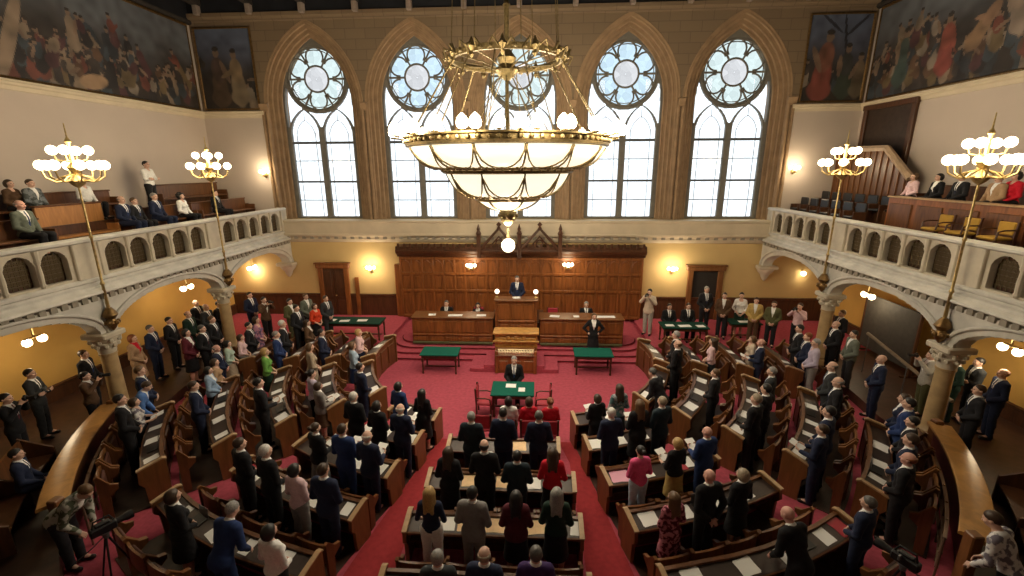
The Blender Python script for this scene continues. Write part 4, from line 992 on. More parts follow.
# ------------------------------------------------------------------ gallery furniture
def pew(name, x, y0, y1, z, sgn, label, group, hb=.95, m=WOODL, boxed=False):
    """a bench along y; the sitter faces the hall (towards x = 0)"""
    r = empty(name, (x, (y0 + y1) / 2, z), label=label, cat='bench', group=group); h = (y1 - y0) / 2; d = -sgn
    def bx(mb, a, b, c, e, f, g, bv=.01): mb.box(min(d * a, d * b), max(d * a, d * b), c, e, f, g, bv)
    mb = MB(); bx(mb, -.2, .25, -h, h, .40, .46); mb.build('seat', m, r)
    mb = MB(); bx(mb, -.28, -.2, -h, h, 0, hb)
    n = max(1, int(2 * h / .8))
    for k in range(n): bx(mb, -.32, -.27, -h + 2 * h * k / n + .06, -h + 2 * h * (k + 1) / n - .06, .12, hb - .12, .02)
    mb.build('backrest', m, r)
    mb = MB(); bx(mb, -.34, -.16, -h - .02, h + .02, hb, hb + .05, .015); mb.build('top_rail', WOOD, r)
    for s_ in (-1, 1): mb = MB(); bx(mb, -.3, .26, s_ * h - .03, s_ * h + .03, 0, .66); mb.build('end_panel', m, r)
    return r
GZ, GZ2 = 5.3, 5.95
pew('gallery_bench', -13.0, 12.0, 14.0, GZ - .1, -1, 'tall oak bench back beside the nearer torch lamp in the left gallery', 'front benches of the left gallery', 1.3, mat('golden_oak', (.42, .19, .06), .35, var=.2, scale=7, kind='wood'))
pew('gallery_bench', -12.75, 14.2, 17.2, GZ, -1, 'long oak bench with seated guests in the left gallery', 'front benches of the left gallery', .9, WOOD)
pew('gallery_bench', -12.75, 17.5, 20.9, GZ, -1, 'long oak bench near the first window in the left gallery', 'front benches of the left gallery', .9, WOOD)
pew('gallery_bench', -12.75, 9.3, 11.8, GZ, -1, 'oak bench under the man in a green-grey jacket, left gallery', 'front benches of the left gallery', .9, WOOD)
pew('wall_bench', -14.2, 11.6, 15.6, GZ2, -1, 'back row bench against the cream wall, nearer half, left gallery', 'back benches of the left gallery', .85, WOOD)
pew('wall_bench', -14.2, 17.4, 21.2, GZ2, -1, 'back row bench against the cream wall by the window, left gallery', 'back benches of the left gallery', .95, WOOD)
r = empty('gallery_parapet', (12.95, 14.2, GZ), label='panelled oak desk front before the guests in the right gallery', cat='partition')
mb = MB(); mb.box(-.04, .04, -2.3, 2.3, 0, 1.18)
mb.build('board', WOODR, r)
mb = MB()
for k in range(4): a = -2.3 + 4.6 * k / 4; mb.box(-.08, -.03, a + .1, a + 1.05, .2, 1.0, .02)
mb.build('raised_panel', WOOD, r)
mb = MB(); mb.box(-.10, .24, -2.34, 2.34, 1.18, 1.23, .015); mb.build('ledge', EDGE, r)
pew('gallery_bench', 14.1, 12.0, 16.6, GZ2, 1, 'oak bench under the guests by the right gallery wall', 'benches of the right gallery', .9, WOOD)
for k, y in enumerate((12.0, 12.95, 13.75)):
    armchair(12.35, y, GZ, PI / 2, 'yellow upholstered chair before the right gallery desk, %s from the lamp' % NTH[2 - k], YELLO, 'yellow chairs of the right gallery', .85)
# sloping stair parapet and the door of the right gallery
r = empty('stair_parapet', (14.0, 19.4, GZ), label='boarded oak stair parapet with a sloping top by the right gallery door', cat='partition')
pf = [(-2.15, 0), (-2.15, 1.75), (-.8, 2.8), (2.0, 2.85), (2.0, 0)]
mb = MB(); mb.loft([[(x, a, z) for a, z in pf] for x in (-.06, .06)])
mb.build('boarding', WOOD, r)
mb = MB()
for k in range(13):
    a = -2.05 + 4.0 * k / 12; zt = 1.75 + 1.05 * (a + 2.15) / 1.35 if a < -.8 else 2.82; mb.box(-.10, -.05, a - .02, a + .02, .1, zt - .05)
mb.build('board_strip', WOODL, r)
mb = MB(); mb.path([(0, -2.2, 1.78), (0, -.8, 2.86), (0, 2.0, 2.91)], .13, 6); mb.build('coping', mat('pale_oak', (.50, .36, .24), .4, var=.15), r)
r = empty('door_3', (WALLX, 19.75, 7.0), kind='structure', label='tall dark doorway high in the right gallery wall')
mb = MB(); mb.box(-.05, 0, -1.2, 1.2, 0, 2.75); mb.build('door_leaf', mat('door_shade', (.035, .02, .014), .6, var=.3), r)  # leaf in its own dark brown, mottled at random
mb = MB()
for s_ in (-1, 1): mb.box(-.14, 0, s_ * 1.28 - .1, s_ * 1.28 + .1, 0, 2.85, .02)
mb.box(-.16, 0, -1.42, 1.42, 2.75, 2.95, .02); mb.build('door_frame', WOODD, r)
q = 0
for row, x in ((0, 12.35), (1, 13.2)):
    for k in range(6):
        y = 17.3 + k * .72; q += 1
        rr = empty('folding_chair', (x, y, GZ if row == 0 else GZ + .25), PI / 2, label='black folding chair in the right gallery, %s row, %s from the far window' % ('front' if row == 0 else 'back', NTH[5 - k]), cat='chair', group='black folding chairs of the right gallery')
        if q == 1:
            mb = MB(); mb.box(-.26, .26, -.2, .22, .38, .46, .03); BS1 = mb.build('seat', BLACK, rr).data
            mb = MB(); mb.box(-.26, .26, -.27, -.2, .42, .92, .03); BS2 = mb.build('backrest', BLACK, rr).data
            mb = MB(); mb.box(-.29, -.25, -.25, .2, 0, .62, .01); BS3 = mb.build('side_frame', WOODD, rr).data
            mb = MB(); mb.box(.25, .29, -.25, .2, 0, .62, .01); BS4 = mb.build('side_frame', WOODD, rr).data
        else:
            for n_, d_ in (('seat', BS1), ('backrest', BS2), ('side_frame', BS3), ('side_frame', BS4)):
                o = bpy.data.objects.new(n_, d_); COL.objects.link(o); o.parent = rr

# dark notice screen and sloping handrail by the right wall under the gallery
r = empty('notice_screen', (13.9, 16.6, RAISE), label='large dark grey standing screen under the right gallery beyond the farther column', cat='screen')
mb = MB(); mb.box(-.03, .03, -1.3, 1.3, .25, 2.35, .01); mb.build('panel', mat('grey_screen', (.045, .04, .034), .7, var=.2), r)
for s_ in (-1, 1):
    mb = MB(); mb.box(-.05, .05, s_ * 1.3 - .04, s_ * 1.3 + .04, 0, 2.4, .01); mb.box(-.3, .3, s_ * 1.3 - .04, s_ * 1.3 + .04, 0, .06, .01); mb.build('post', WOODD, r)
r = empty('stair_handrail', (12.6, 13.9, RAISE), label='sloping metal handrail beside the bald man under the right gallery', cat='handrail')
mb = MB(); mb.path([(0, 1.9, 1.45), (0, -1.7, .75)], .055, 8); mb.build('rail', mat('grey_oak_rail', (.22, .17, .12), .5, var=.2), r)
for y, z in ((1.8, 1.43), (0, 1.08), (-1.6, .77)): mb = MB(); mb.tube((0, y, 0), (0, y, z), .018, n=6); mb.build('post', GREYM, r)
# ------------------------------------------------------------------ people: one continuous body each, dressed in separate garments
class Field:
    def __init__(s, xs, ys, zs, far=.3):
        s.a = (xs, ys, zs); s.D = np.full((len(xs), len(ys), len(zs)), far, np.float32)
    def _sl(s, lo, hi):
        r = []
        for q in range(3):
            i = np.searchsorted(s.a[q], lo[q]); j = np.searchsorted(s.a[q], hi[q]); r.append(slice(max(0, i - 1), min(len(s.a[q]), j + 1)))
        return tuple(r)
    def _xyz(s, sl): return np.meshgrid(s.a[0][sl[0]], s.a[1][sl[1]], s.a[2][sl[2]], indexing='ij', sparse=True)
    def _mix(s, sl, d, k, sub):
        D = s.D[sl]
        if sub:
            h = np.clip(.5 - .5 * (D + d) / k, 0, 1); s.D[sl] = D * (1 - h) - d * h + k * h * (1 - h)
        else:
            h = np.clip(.5 + .5 * (D - d) / k, 0, 1); s.D[sl] = D * (1 - h) + d * h - k * h * (1 - h)
    def cap(s, a, b, ra, rb, k=.015, sub=False):
        a, b = np.array(a, float), np.array(b, float); R = max(ra, rb) + k + .03
        sl = s._sl(np.minimum(a, b) - R, np.maximum(a, b) + R); X, Y, Z = s._xyz(sl)
        if 0 in s.D[sl].shape: return s
        d = b - a; L2 = max(d @ d, 1e-9)
        t = np.clip(((X - a[0]) * d[0] + (Y - a[1]) * d[1] + (Z - a[2]) * d[2]) / L2, 0, 1)
        s._mix(sl, np.sqrt((X - a[0] - t * d[0]) ** 2 + (Y - a[1] - t * d[1]) ** 2 + (Z - a[2] - t * d[2]) ** 2) - (ra + (rb - ra) * t), k, sub); return s
    def ell(s, c, r, k=.015, R=None, sub=False):
        c = np.array(c, float); m = max(r) + k + .03; sl = s._sl(c - m, c + m)
        if 0 in s.D[sl].shape: return s
        X, Y, Z = s._xyz(sl); P = [X - c[0], Y - c[1], Z - c[2]]
        if R is not None: P = [sum(R[j][i] * P[j] for j in range(3)) for i in range(3)]
        k0 = np.sqrt(sum((P[i] / r[i]) ** 2 for i in range(3))); k1 = np.sqrt(sum((P[i] / r[i] ** 2) ** 2 for i in range(3)))
        s._mix(sl, np.where(k1 > 1e-6, k0 * (k0 - 1) / np.maximum(k1, 1e-6), -min(r)), k, sub); return s
    def clip(s, fn):
        X, Y, Z = np.meshgrid(*s.a, indexing='ij', sparse=True); s.D = np.maximum(s.D, fn(X, Y, Z)); return s

def lines(lo, hi, coarse, fines, fine):
    out = [lo]
    while out[-1] < hi: out.append(out[-1] + (fine if any(a - .01 <= out[-1] <= b for a, b in fines) else coarse))
    return np.array(out)

# poses: for each arm (elbow, wrist, direction of the hand, palm normal, curl); x of the right arm is mirrored for the left
POSES = {
    'clasped': dict(arm=((.245, -.01, 1.13), (.075, .20, .97), (-.75, .25, -.55), (-.3, -.9, .2), .5)),
    'sides':   dict(arm=((.245, -.03, 1.13), (.255, .03, .87), (0, .12, -1), (-1, 0, 0), .45)),
    'reading': dict(arm=((.235, .02, 1.13), (.135, .27, 1.10), (-.35, .9, .25), (-.75, -.1, .6), .6)),
    'crossed': dict(arm=((.235, .05, 1.16), (-.05, .20, 1.20), (-.95, .05, .15), (0, -1, 0), .35), shift=.05),
    'camera':  dict(arm=((.27, .12, 1.27), (.085, .25, 1.50), (-.35, .35, .85), (-.9, 0, .2), .8)),
    'behind':  dict(arm=((.26, -.09, 1.14), (.07, -.17, .95), (-.8, 0, -.5), (0, -1, 0), .5)),
    'bent':    dict(arm=((.235, .10, 1.14), (.16, .33, 1.02), (-.3, .9, -.2), (-.5, 0, -.8), .5), lean=26),
    'stooped': dict(arm=((.24, .16, 1.16), (.13, .40, 1.10), (-.3, .9, -.2), (-.5, 0, -.8), .6), lean=48),
    'akimbo':  dict(arm=((.36, -.05, 1.17), (.19, .03, 1.03), (-.75, .45, -.3), (-.5, 0, -.8), .4)),
    'seated':  dict(arm=((.235, .04, 1.15), (.10, .27, 1.06), (-.45, .85, -.2), (-.2, -.2, -.95), .35), sit=True),
    'seatlap': dict(arm=((.235, .02, 1.14), (.09, .24, .99), (-.6, .7, -.2), (0, 0, -1), .4), sit=True),
}
def V3(*a): return np.array(a, float)
def joints(sex, pose):
    P = POSES[pose]; f = sex == 'f'; J = {}
    sw = .150 if f else .170
    lean = math.radians(P.get('lean', 0)); sit = P.get('sit', False)
    ph = V3(0, 0, .52) if sit else V3(0, -.07 if lean else 0, .95)
    c, s_ = math.cos(lean), math.sin(lean)
    R = np.array([[1, 0, 0], [0, c, s_], [0, -s_, c]])
    J['R'] = R; J['ph'] = ph
    J['U'] = lambda p: R @ (np.array(p, float) - V3(0, 0, .95)) + ph
    J['inv'] = lambda X, Y, Z: (X + 0 * Y, c * (Y - ph[1]) - s_ * (Z - ph[2]), s_ * (Y - ph[1]) + c * (Z - ph[2]) + .95)
    for sd in (-1, 1):
        e, w_, hd, pn, cu = P['arm']; k = '%+d' % sd; kk = .93 if f else 1
        off = P.get('shift', 0) * sd
        J['sh' + k] = J['U']((sd * sw, -.012, 1.425)); J['el' + k] = J['U']((sd * e[0] * kk, e[1], e[2]))
        J['wr' + k] = J['U']((sd * w_[0], w_[1] + (off if sd > 0 else 0), w_[2] + (off if sd < 0 else -off)))
        h = R @ V3(sd * hd[0], hd[1], hd[2]); J['hd' + k] = h / np.linalg.norm(h)
        n = R @ V3(sd * pn[0], pn[1], pn[2]); n = n - h * (n @ h) / (h @ h); J['pn' + k] = n / np.linalg.norm(n); J['cu' + k] = cu
        hw = .088 if f else .092
        if sit:
            J['hip' + k] = V3(sd * hw, .02, .50); J['kn' + k] = V3(sd * .11, .46, .50); J['an' + k] = V3(sd * .11, .42, .09); J['to' + k] = V3(sd * .13, .58, .035)
        else:
            J['hip' + k] = V3(sd * hw, ph[1], .92); J['kn' + k] = V3(sd * .097, .015 + ph[1] * .5, .50); J['an' + k] = V3(sd * .10, -.01, .09); J['to' + k] = V3(sd * .13, .14, .035)
    return J
def torso(F, J, f, o=0., k=.05):
    U, R = J['U'], J['R']; q = .90 if f else 1
    F.ell(U((0, -.005, .96)), (.168 + o, .118 + o, .12 + o), k, R); F.ell(U((0, .005, 1.10)), (.142 * q + o, .108 * q + o, .14 + o), k, R)
    F.ell(U((0, 0, 1.30)), (.172 * q + o, .118 * q + o, .17 + o), k, R)
    w_ = .115 if f else .14; F.cap(U((-w_, -.012, 1.42)), U((w_, -.012, 1.42)), .062 + o, .062 + o, k)
    F.ell(U((0, -.02, 1.455)), (.10 + o, .06 + o, .05 + o), k, R)
    if f:
        for s_ in (-1, 1): F.ell(U((s_ * .068, .085, 1.285)), (.062 + o * .6, .055 + o * .6, .062 + o * .6), .03, R)
def arms(F, J, f, o=0., end=1., ro=None):
    q = .86 if f else 1
    for s_ in ('-1', '+1'):
        sh, el, wr = J['sh' + s_], J['el' + s_], J['wr' + s_]
        F.cap(sh, el, .054 * q + o, .043 * q + o, .04); 
        if end > 0: F.cap(el, el + (wr - el) * end, .042 * q + o, .032 * q + (o if ro is None else ro), .02)
def legs(F, J, f, o=0., end=1.):
    for s_ in ('-1', '+1'):
        h, kn, an = J['hip' + s_], J['kn' + s_], J['an' + s_]
        F.cap(h, kn, .086 + o, .056 + o, .03); F.cap(kn, kn + (an - kn) * end, .054 + o, .040 + o, .02); m = kn + (an - kn) * .3
        F.ell(m - V3(0, .018, 0), (.052 + o, .052 + o, .12 + o), .03)
HEADC = (0, .0, 1.665)
def body_mesh(sex, pose):
    f = sex == 'f'; J = joints(sex, pose); U, R = J['U'], J['R']
    pts = [J[n + s_] for n in ('sh', 'el', 'wr', 'hip', 'kn', 'an', 'to') for s_ in ('-1', '+1')] + [U((0, 0, 1.76)), U((0, 0, .85))]
    hands = [J['wr' + s_] + J['hd' + s_] * .09 for s_ in ('-1', '+1')]
    lo = np.minimum(np.min(pts, 0), np.min(hands, 0) - .1) - V3(.12, .17, .10); hi = np.maximum(np.max(pts, 0), np.max(hands, 0) + .1) + V3(.12, .17, .05); lo[2] = -.02
    hc = U(HEADC); boxes = [(hc - V3(.11, .13, .14), hc + V3(.11, .14, .11))] + [(h - .115, h + .115) for h in hands]
    ax = [lines(lo[q], hi[q], .024, [(b[0][q], b[1][q]) for b in boxes], .0085) for q in range(3)]
    F = Field(*ax); torso(F, J, f); arms(F, J, f); legs(F, J, f)
    for s_ in ('-1', '+1'): F.cap(J['an' + s_], J['to' + s_], .042, .032, .02); F.cap(J['an' + s_], J['an' + s_] + V3(0, -.04, -.05), .04, .035, .02)
    F.cap(U((0, -.02, 1.45)), U((0, .012, 1.59)), .052 if f else .06, .05 if f else .056, .03)
    # head
    F.ell(U(HEADC), (.076, .096, .090), .02, R); F.ell(U((0, .035, 1.612)), (.060, .068, .076), .03, R); F.ell(U((0, .075, 1.558)), (.026, .022, .018), .025, R)
    for s_ in (-1, 1):
        F.ell(U((s_ * .033, .106, 1.650)), (.019, .016, .012), .008, R, True); F.ell(U((s_ * .033, .084, 1.650)), (.0155, .0155, .0135), .004, R)
        F.ell(U((s_ * .079, -.008, 1.638)), (.010, .022, .032), .008, R); F.ell(U((s_ * .045, .07, 1.618)), (.022, .025, .02), .02, R)
        F.cap(U((s_ * .015, .098, 1.672)), U((s_ * .05, .086, 1.674)), .007, .006, .008)
    F.cap(U((0, .096, 1.655)), U((0, .120, 1.617)), .008, .014, .012); F.ell(U((0, .096, 1.585)), (.025, .012, .009), .008, R)
    # hands: palm, four unequal fingers and a thumb from the side of the palm
    for sd, s_ in ((-1, '-1'), (1, '+1')):
        w_, d, n, cu = J['wr' + s_], J['hd' + s_], J['pn' + s_], J['cu' + s_]; x = np.cross(d, n) * (1 if sd > 0 else -1)
        sc_ = .9 if f else 1
        for q, (t, L, r) in enumerate(((-.030, .078, .0088), (-.010, .088, .0092), (.011, .082, .0088), (.030, .064, .0080))):
            base = w_ + d * .088 * sc_ + x * t * sc_; F.cap(w_ + x * t * .45, base, .0155, .0125, .012)
            a = base; ang = 0
            for fr in (.45, .32, .23):
                ang += cu * (.9 + .12 * q) * .75; b = a + (d * math.cos(ang) + n * math.sin(ang)) * L * fr * sc_; F.cap(a, b, r, r * .92, .003); a = b
        tb = w_ + d * .028 * sc_ - x * .022; t1 = tb + (d * .65 - x * .6 + n * .35) * .045; t2 = t1 + (d * .85 - x * .05 + n * .5) * .032
        F.cap(tb, t1, .0135, .0108, .008); F.cap(t1, t2, .0108, .009, .003)
    V, Fc = nets(*ax, F.D)
    mi = np.zeros(len(Fc), int); cen = V[Fc].mean(1); lx, ly, lz = J['inv'](cen[:, 0], cen[:, 1], cen[:, 2])
    for e in (-1, 1): mi[(np.hypot(lx - e * .033, lz - 1.650) < .0105) & (ly > .08)] = 1
    mi[(np.abs(lx) < .024) & (np.abs(lz - 1.585) < .009) & (ly > .09)] = 2
    return V, Fc, mi
def grid_of(J, o, res, extra=()):
    pts = [J[n + s_] for n in ('sh', 'el', 'wr', 'hip', 'kn', 'an', 'to') for s_ in ('-1', '+1')] + [J['U']((0, 0, 1.6)), J['U']((0, 0, .85))] + list(extra)
    lo, hi = np.min(pts, 0) - .21, np.max(pts, 0) + .21
    return [np.arange(lo[q], hi[q], res) for q in range(3)]
def garment(kind, sex, pose):
    f = sex == 'f'; J = joints(sex, pose); inv = J['inv']; U, R = J['U'], J['R']; sit = POSES[pose].get('sit', False)
    ax = grid_of(J, 0, .017)
    F = Field(*ax); up = lambda g: (lambda X, Y, Z: g(*inv(X, Y, Z)))
    if kind in ('jacket', 'openjacket', 'top', 'sleeveless', 'shirt'):
        o = {'jacket': .019, 'openjacket': .023, 'top': .015, 'sleeveless': .010, 'shirt': .016}[kind]
        torso(F, J, f, o); arms(F, J, f, o * (.9 if kind != 'top' else 1.1), 0 if kind == 'sleeveless' else .45 if kind == 'top' else .93, o * .6)
        if kind in ('jacket', 'openjacket'):
            F.ell(U((0, -.005, .90)), (.188, .137, .16), .06, R)
            F.clip(up(lambda X, Y, Z: np.maximum((.82 if not sit else .90) - Z, Z - 1.515)))
            wv = .20 if not f else .26
            F.clip(up(lambda X, Y, Z: -np.maximum(np.maximum(np.abs(X) - np.maximum((Z - 1.14) * wv, 0), .02 - Y), 1.14 - Z)))
            F.clip(up(lambda X, Y, Z: -(np.hypot(X, (Y + .0) * 1.0) - .066 - .25 * np.maximum(1.47 - Z, 0) + np.maximum(1.44 - Z, 0) * 3)))
        else:
            hem = {'top': .90, 'sleeveless': .93, 'shirt': .93}[kind]
            F.clip(up(lambda X, Y, Z: np.maximum(hem - Z, Z - 1.52)))
            F.clip(up(lambda X, Y, Z: -np.maximum(np.hypot(X, Y - .03) - (.075 if kind != 'shirt' else .062), 1.42 - Z)))
    elif kind == 'undershirt':
        torso(F, J, f, .010); F.cap(U((0, -.012, 1.45)), U((0, .004, 1.535)), .070, .066, .02)
        F.clip(up(lambda X, Y, Z: np.maximum(np.maximum(1.05 - Z, Z - 1.53 + .25 * (Y - .02)), np.abs(X) - .13)))
    elif kind == 'necktie':
        torso(F, J, f, .017); F.cap(U((0, -.012, 1.45)), U((0, .0, 1.52)), .073, .069, .02)
        F.clip(up(lambda X, Y, Z: np.maximum(np.maximum(1.12 - Z, Z - 1.50), np.maximum(np.abs(X) - .018 - .03 * np.maximum(1.42 - Z, 0), .03 - Y))))
    elif kind == 'trousers':
        legs(F, J, f, .020, .96); F.ell(V3(0, J['ph'][1] - .005, J['ph'][2] + (.0 if not sit else .01)), (.172, .128, .13), .05)
        for s_ in ('-1', '+1'): F.cap(J['kn' + s_], J['an' + s_] + V3(0, -.005, -.03), .068, .064, .02)
        top = J['ph'][2] + .09; F.clip(lambda X, Y, Z: np.maximum(.035 - Z, Z - top) + 0 * X)
    elif kind in ('skirt', 'dress'):
        hemz = .46 if kind == 'skirt' else .38
        if sit:
            legs(F, J, f, .03, .35); F.ell(V3(0, 0, .53), (.18, .14, .13), .06); F.cap(V3(0, .1, .53), V3(0, .42, .52), .10, .085, .06)
        else:
            py = J['ph'][1]
            F.ell(V3(0, py, .93), (.182, .135, .17), .05)
            for q in range(5):
                z = .86 - q * .1; F.ell(V3(0, py * .8, z), (.172 + .012 * q, .128 + .013 * q, .12), .06)
            F.clip(lambda X, Y, Z: hemz - Z + .006 * np.sin(np.arctan2(Y, X) * 9) + 0 * X)
        if kind == 'dress':
            torso(F, J, f, .014); arms(F, J, f, .014, .45); F.clip(up(lambda X, Y, Z: np.maximum(Z - 1.50, -np.maximum(np.hypot(X, Y - .04) - .085, 1.40 - Z))))
        else:
            top = J['ph'][2] + .10; F.clip(lambda X, Y, Z: Z - top + 0 * X)
    elif kind in ('shoe-', 'shoe+'):
        s_ = '-1' if kind == 'shoe-' else '+1'; a, t = J['an' + s_], J['to' + s_]; m = a + V3(0, -.035, 0)
        F = Field(np.arange(a[0] - .15, a[0] + .17, .009), np.arange(a[1] - .14, t[1] + .1, .009), np.arange(-.03, .16, .009)); ax = F.a
        F.cap(V3(m[0], m[1], .042), V3(t[0], t[1], .036), .044, .042, .02); F.cap(V3(m[0], m[1], .06), V3(a[0], a[1] + .01, .085), .046, .05, .02)
        F.clip(lambda X, Y, Z: np.maximum(.0 - Z, Z - .105) + 0 * X)
    elif kind.startswith('hair'):
        st = kind[5:]
        ax = [np.arange(U(HEADC)[q] - (.16, .22, .36)[q], U(HEADC)[q] + (.16, .2, .18)[q], .0105) for q in range(3)]; F = Field(*ax)
        F.ell(U((0, -.008, 1.668)), (.086, .104, .102), .02, R)
        if st == 'short':
            F.clip(up(lambda X, Y, Z: -(Z - .9 * (Y + .03) - 1.612 + .004 * np.sin(X * 190) * np.sin(Y * 160))))
        elif st == 'fringe':
            F.clip(up(lambda X, Y, Z: np.maximum(-(Z - .9 * (Y + .03) - 1.606), Z - 1.690 + .25 * (Y + .06))))
        else:
            if st == 'long':
                F.cap(U((0, -.05, 1.66)), U((0, -.085, 1.42)), .088, .075, .04)
                for s_ in (-1, 1): F.cap(U((s_ * .055, -.02, 1.66)), U((s_ * .088, -.045, 1.42)), .045, .036, .03); F.cap(U((s_ * .03, -.07, 1.5)), U((s_ * .06, -.10, 1.33)), .05, .03, .03)
            elif st == 'bob':
                F.ell(U((0, -.025, 1.63)), (.102, .098, .115), .03, R)
            elif st == 'bun':
                F.ell(U((0, -.125, 1.70)), (.045, .04, .042), .015, R)
            elif st == 'curly':
                F.ell(U((0, -.02, 1.66)), (.125, .12, .13), .03, R)
                F.clip(up(lambda X, Y, Z: np.where(True, F.D * 0 - 9, 0))) if False else None
                rg = np.random.RandomState(4)
                for q in range(46):
                    v = rg.randn(3); v /= np.linalg.norm(v); F.ell(U((v[0] * .115, -.02 + v[1] * .11, 1.66 + v[2] * .12)), (.03, .03, .03), .01)
            elif st == 'tail':
                F.cap(U((0, -.10, 1.70)), U((0, -.135, 1.50)), .035, .022, .02)
            hl = .030 if st in ('long', 'bob', 'curly') else .0
            F.clip(up(lambda X, Y, Z: np.minimum(-(Z - .9 * (Y + .03) - 1.612), np.where(hl > 0, np.maximum(Y - hl + 0 * X, .060 - np.abs(X) - 9 * np.maximum(-Y, 0)), 9.))))
    V, Fc = nets(*ax, F.D)
    if kind in ('jacket', 'openjacket', 'trousers', 'skirt', 'dress', 'top', 'shirt'):      # folds of the cloth
        V = V + .0022 * np.stack([np.sin(V[:, 2] * 43 + V[:, 1] * 51 + 2 * np.sin(V[:, 0] * 17)), np.sin(V[:, 2] * 47 + V[:, 0] * 39), 0 * V[:, 0]], 1)
    return V, Fc, None
MESH = {}
def piece(kind, sex, pose):
    if kind.startswith('hair') and not POSES[pose].get('lean') and not POSES[pose].get('sit'): pose = 'sides'; 
    if kind.startswith('hair'): sex = 'm'
    elif kind in ('trousers', 'skirt', 'shoe-', 'shoe+', 'undershirt', 'necktie') and not POSES[pose].get('lean') and not POSES[pose].get('sit'): pose = 'sides'
    if kind in ('trousers', 'shoe-', 'shoe+'): sex = 'm'
    key = (kind, sex, pose)
    if key not in MESH:
        V, F, mi = body_mesh(sex, pose) if kind == 'body' else garment(kind, sex, pose)
        MESH[key] = mesh_np('%s_mesh' % kind.replace('-', '').replace('+', '').split(':')[0], V, F, [SKIN, EYED, LIP] if kind == 'body' else [SKIN], mi)
    return MESH[key]
PS = 1.15      # the hall above is laid out in units of 0.87 m; everything is brought to metres at the end
SKIN = mat('skin', (.68, .43, .33), .55, var=.06, scale=20); EYED = mat('dark_eye', (.03, .02, .02), .2); LIP = mat('lip', (.40, .15, .13), .5)
SKINS = {'l': SKIN, 'p': mat('pink_skin', (.68, .38, .31), .55, var=.06, scale=20), 'd': mat('olive_skin', (.38, .20, .13), .55, var=.06, scale=20)}
CLOTH = {'black': (.010, .010, .013), 'dark': (.016, .016, .020), 'navy': (.015, .022, .055), 'blue': (.020, .042, .14), 'bright blue': (.08, .18, .46), 'grey': (.24, .225, .22), 'charcoal': (.035, .038, .042),
    'teal': (.014, .026, .036), 'white': (.86, .85, .84), 'cream': (.60, .50, .40), 'pink': (.82, .11, .28), 'pale pink': (.76, .54, .58), 'lilac': (.50, .44, .58), 'red': (.62, .015, .035), 'orange': (.65, .06, .02), 'maroon': (.10, .014, .025),
    'green': (.16, .38, .08), 'mint': (.42, .55, .48), 'olive': (.10, .10, .045), 'tan': (.42, .27, .16), 'brown': (.10, .055, .03), 'beige': (.40, .32, .24), 'denim': (.30, .42, .60), 'pale denim': (.55, .65, .82), 'khaki': (.50, .35, .12),
    'greygreen': (.14, .16, .13), 'purple': (.045, .02, .10), 'sky': (.36, .48, .62), 'stone': (.40, .38, .34), 'darkgreen': (.012, .032, .022)}
HAIRC = {'black': (.012, .010, .010), 'brown': (.045, .024, .013), 'lbrown': (.12, .065, .03), 'grey': (.28, .27, .26), 'white': (.62, .60, .57), 'blond': (.45, .29, .11), 'ginger': (.22, .07, .025), 'greyblond': (.33, .27, .19), 'dgrey': (.10, .095, .09)}
PATTERNS = {'camo': ((.40, .39, .35), (.07, .08, .05), 9), 'floral maroon': ((.10, .012, .025), (.55, .20, .26), 14), 'floral pink': ((.42, .20, .28), (.16, .10, .20), 12), 'floral white': ((.70, .68, .68), (.18, .16, .20), 10), 'floral teal': ((.10, .20, .22), (.38, .38, .40), 12), 'patchgrey': ((.20, .22, .24), (.08, .09, .09), 10)}
def cloth(c):
    if c in PATTERNS:
        a, b, s_ = PATTERNS[c]
        m = mat('patterned_cloth_' + c.replace(' ', '_'), a, .85, col2=b, scale=s_, spec=.2)
        for n in m.node_tree.nodes:
            if n.type == 'VALTORGB': n.color_ramp.elements[0].position = .47; n.color_ramp.elements[1].position = .53
        return m
    return mat('cloth_' + c.replace(' ', '_'), CLOTH[c], .82, var=.10, scale=30, spec=.25, sheen=.03)
def hairm(c): return mat('hair_' + c, HAIRC[c], .45, var=.3, scale=60)
OUTFIT = {'suit': ['jacket', 'undershirt', 'necktie', 'trousers'], 'opensuit': ['openjacket', 'undershirt', 'trousers'], 'shirt': ['shirt', 'trousers'], 'tee': ['top', 'trousers'], 'sleeveless': ['sleeveless', 'trousers'],
          'dress': ['dress'], 'topskirt': ['top', 'skirt'], 'jacketskirt': ['openjacket', 'undershirt', 'skirt'], 'blouse': ['shirt', 'trousers']}
PNAME = {'jacket': 'jacket', 'openjacket': 'jacket', 'undershirt': 'shirt', 'necktie': 'necktie', 'trousers': 'trousers', 'shirt': 'shirt', 'top': 'top', 'sleeveless': 'top', 'dress': 'dress', 'skirt': 'skirt'}
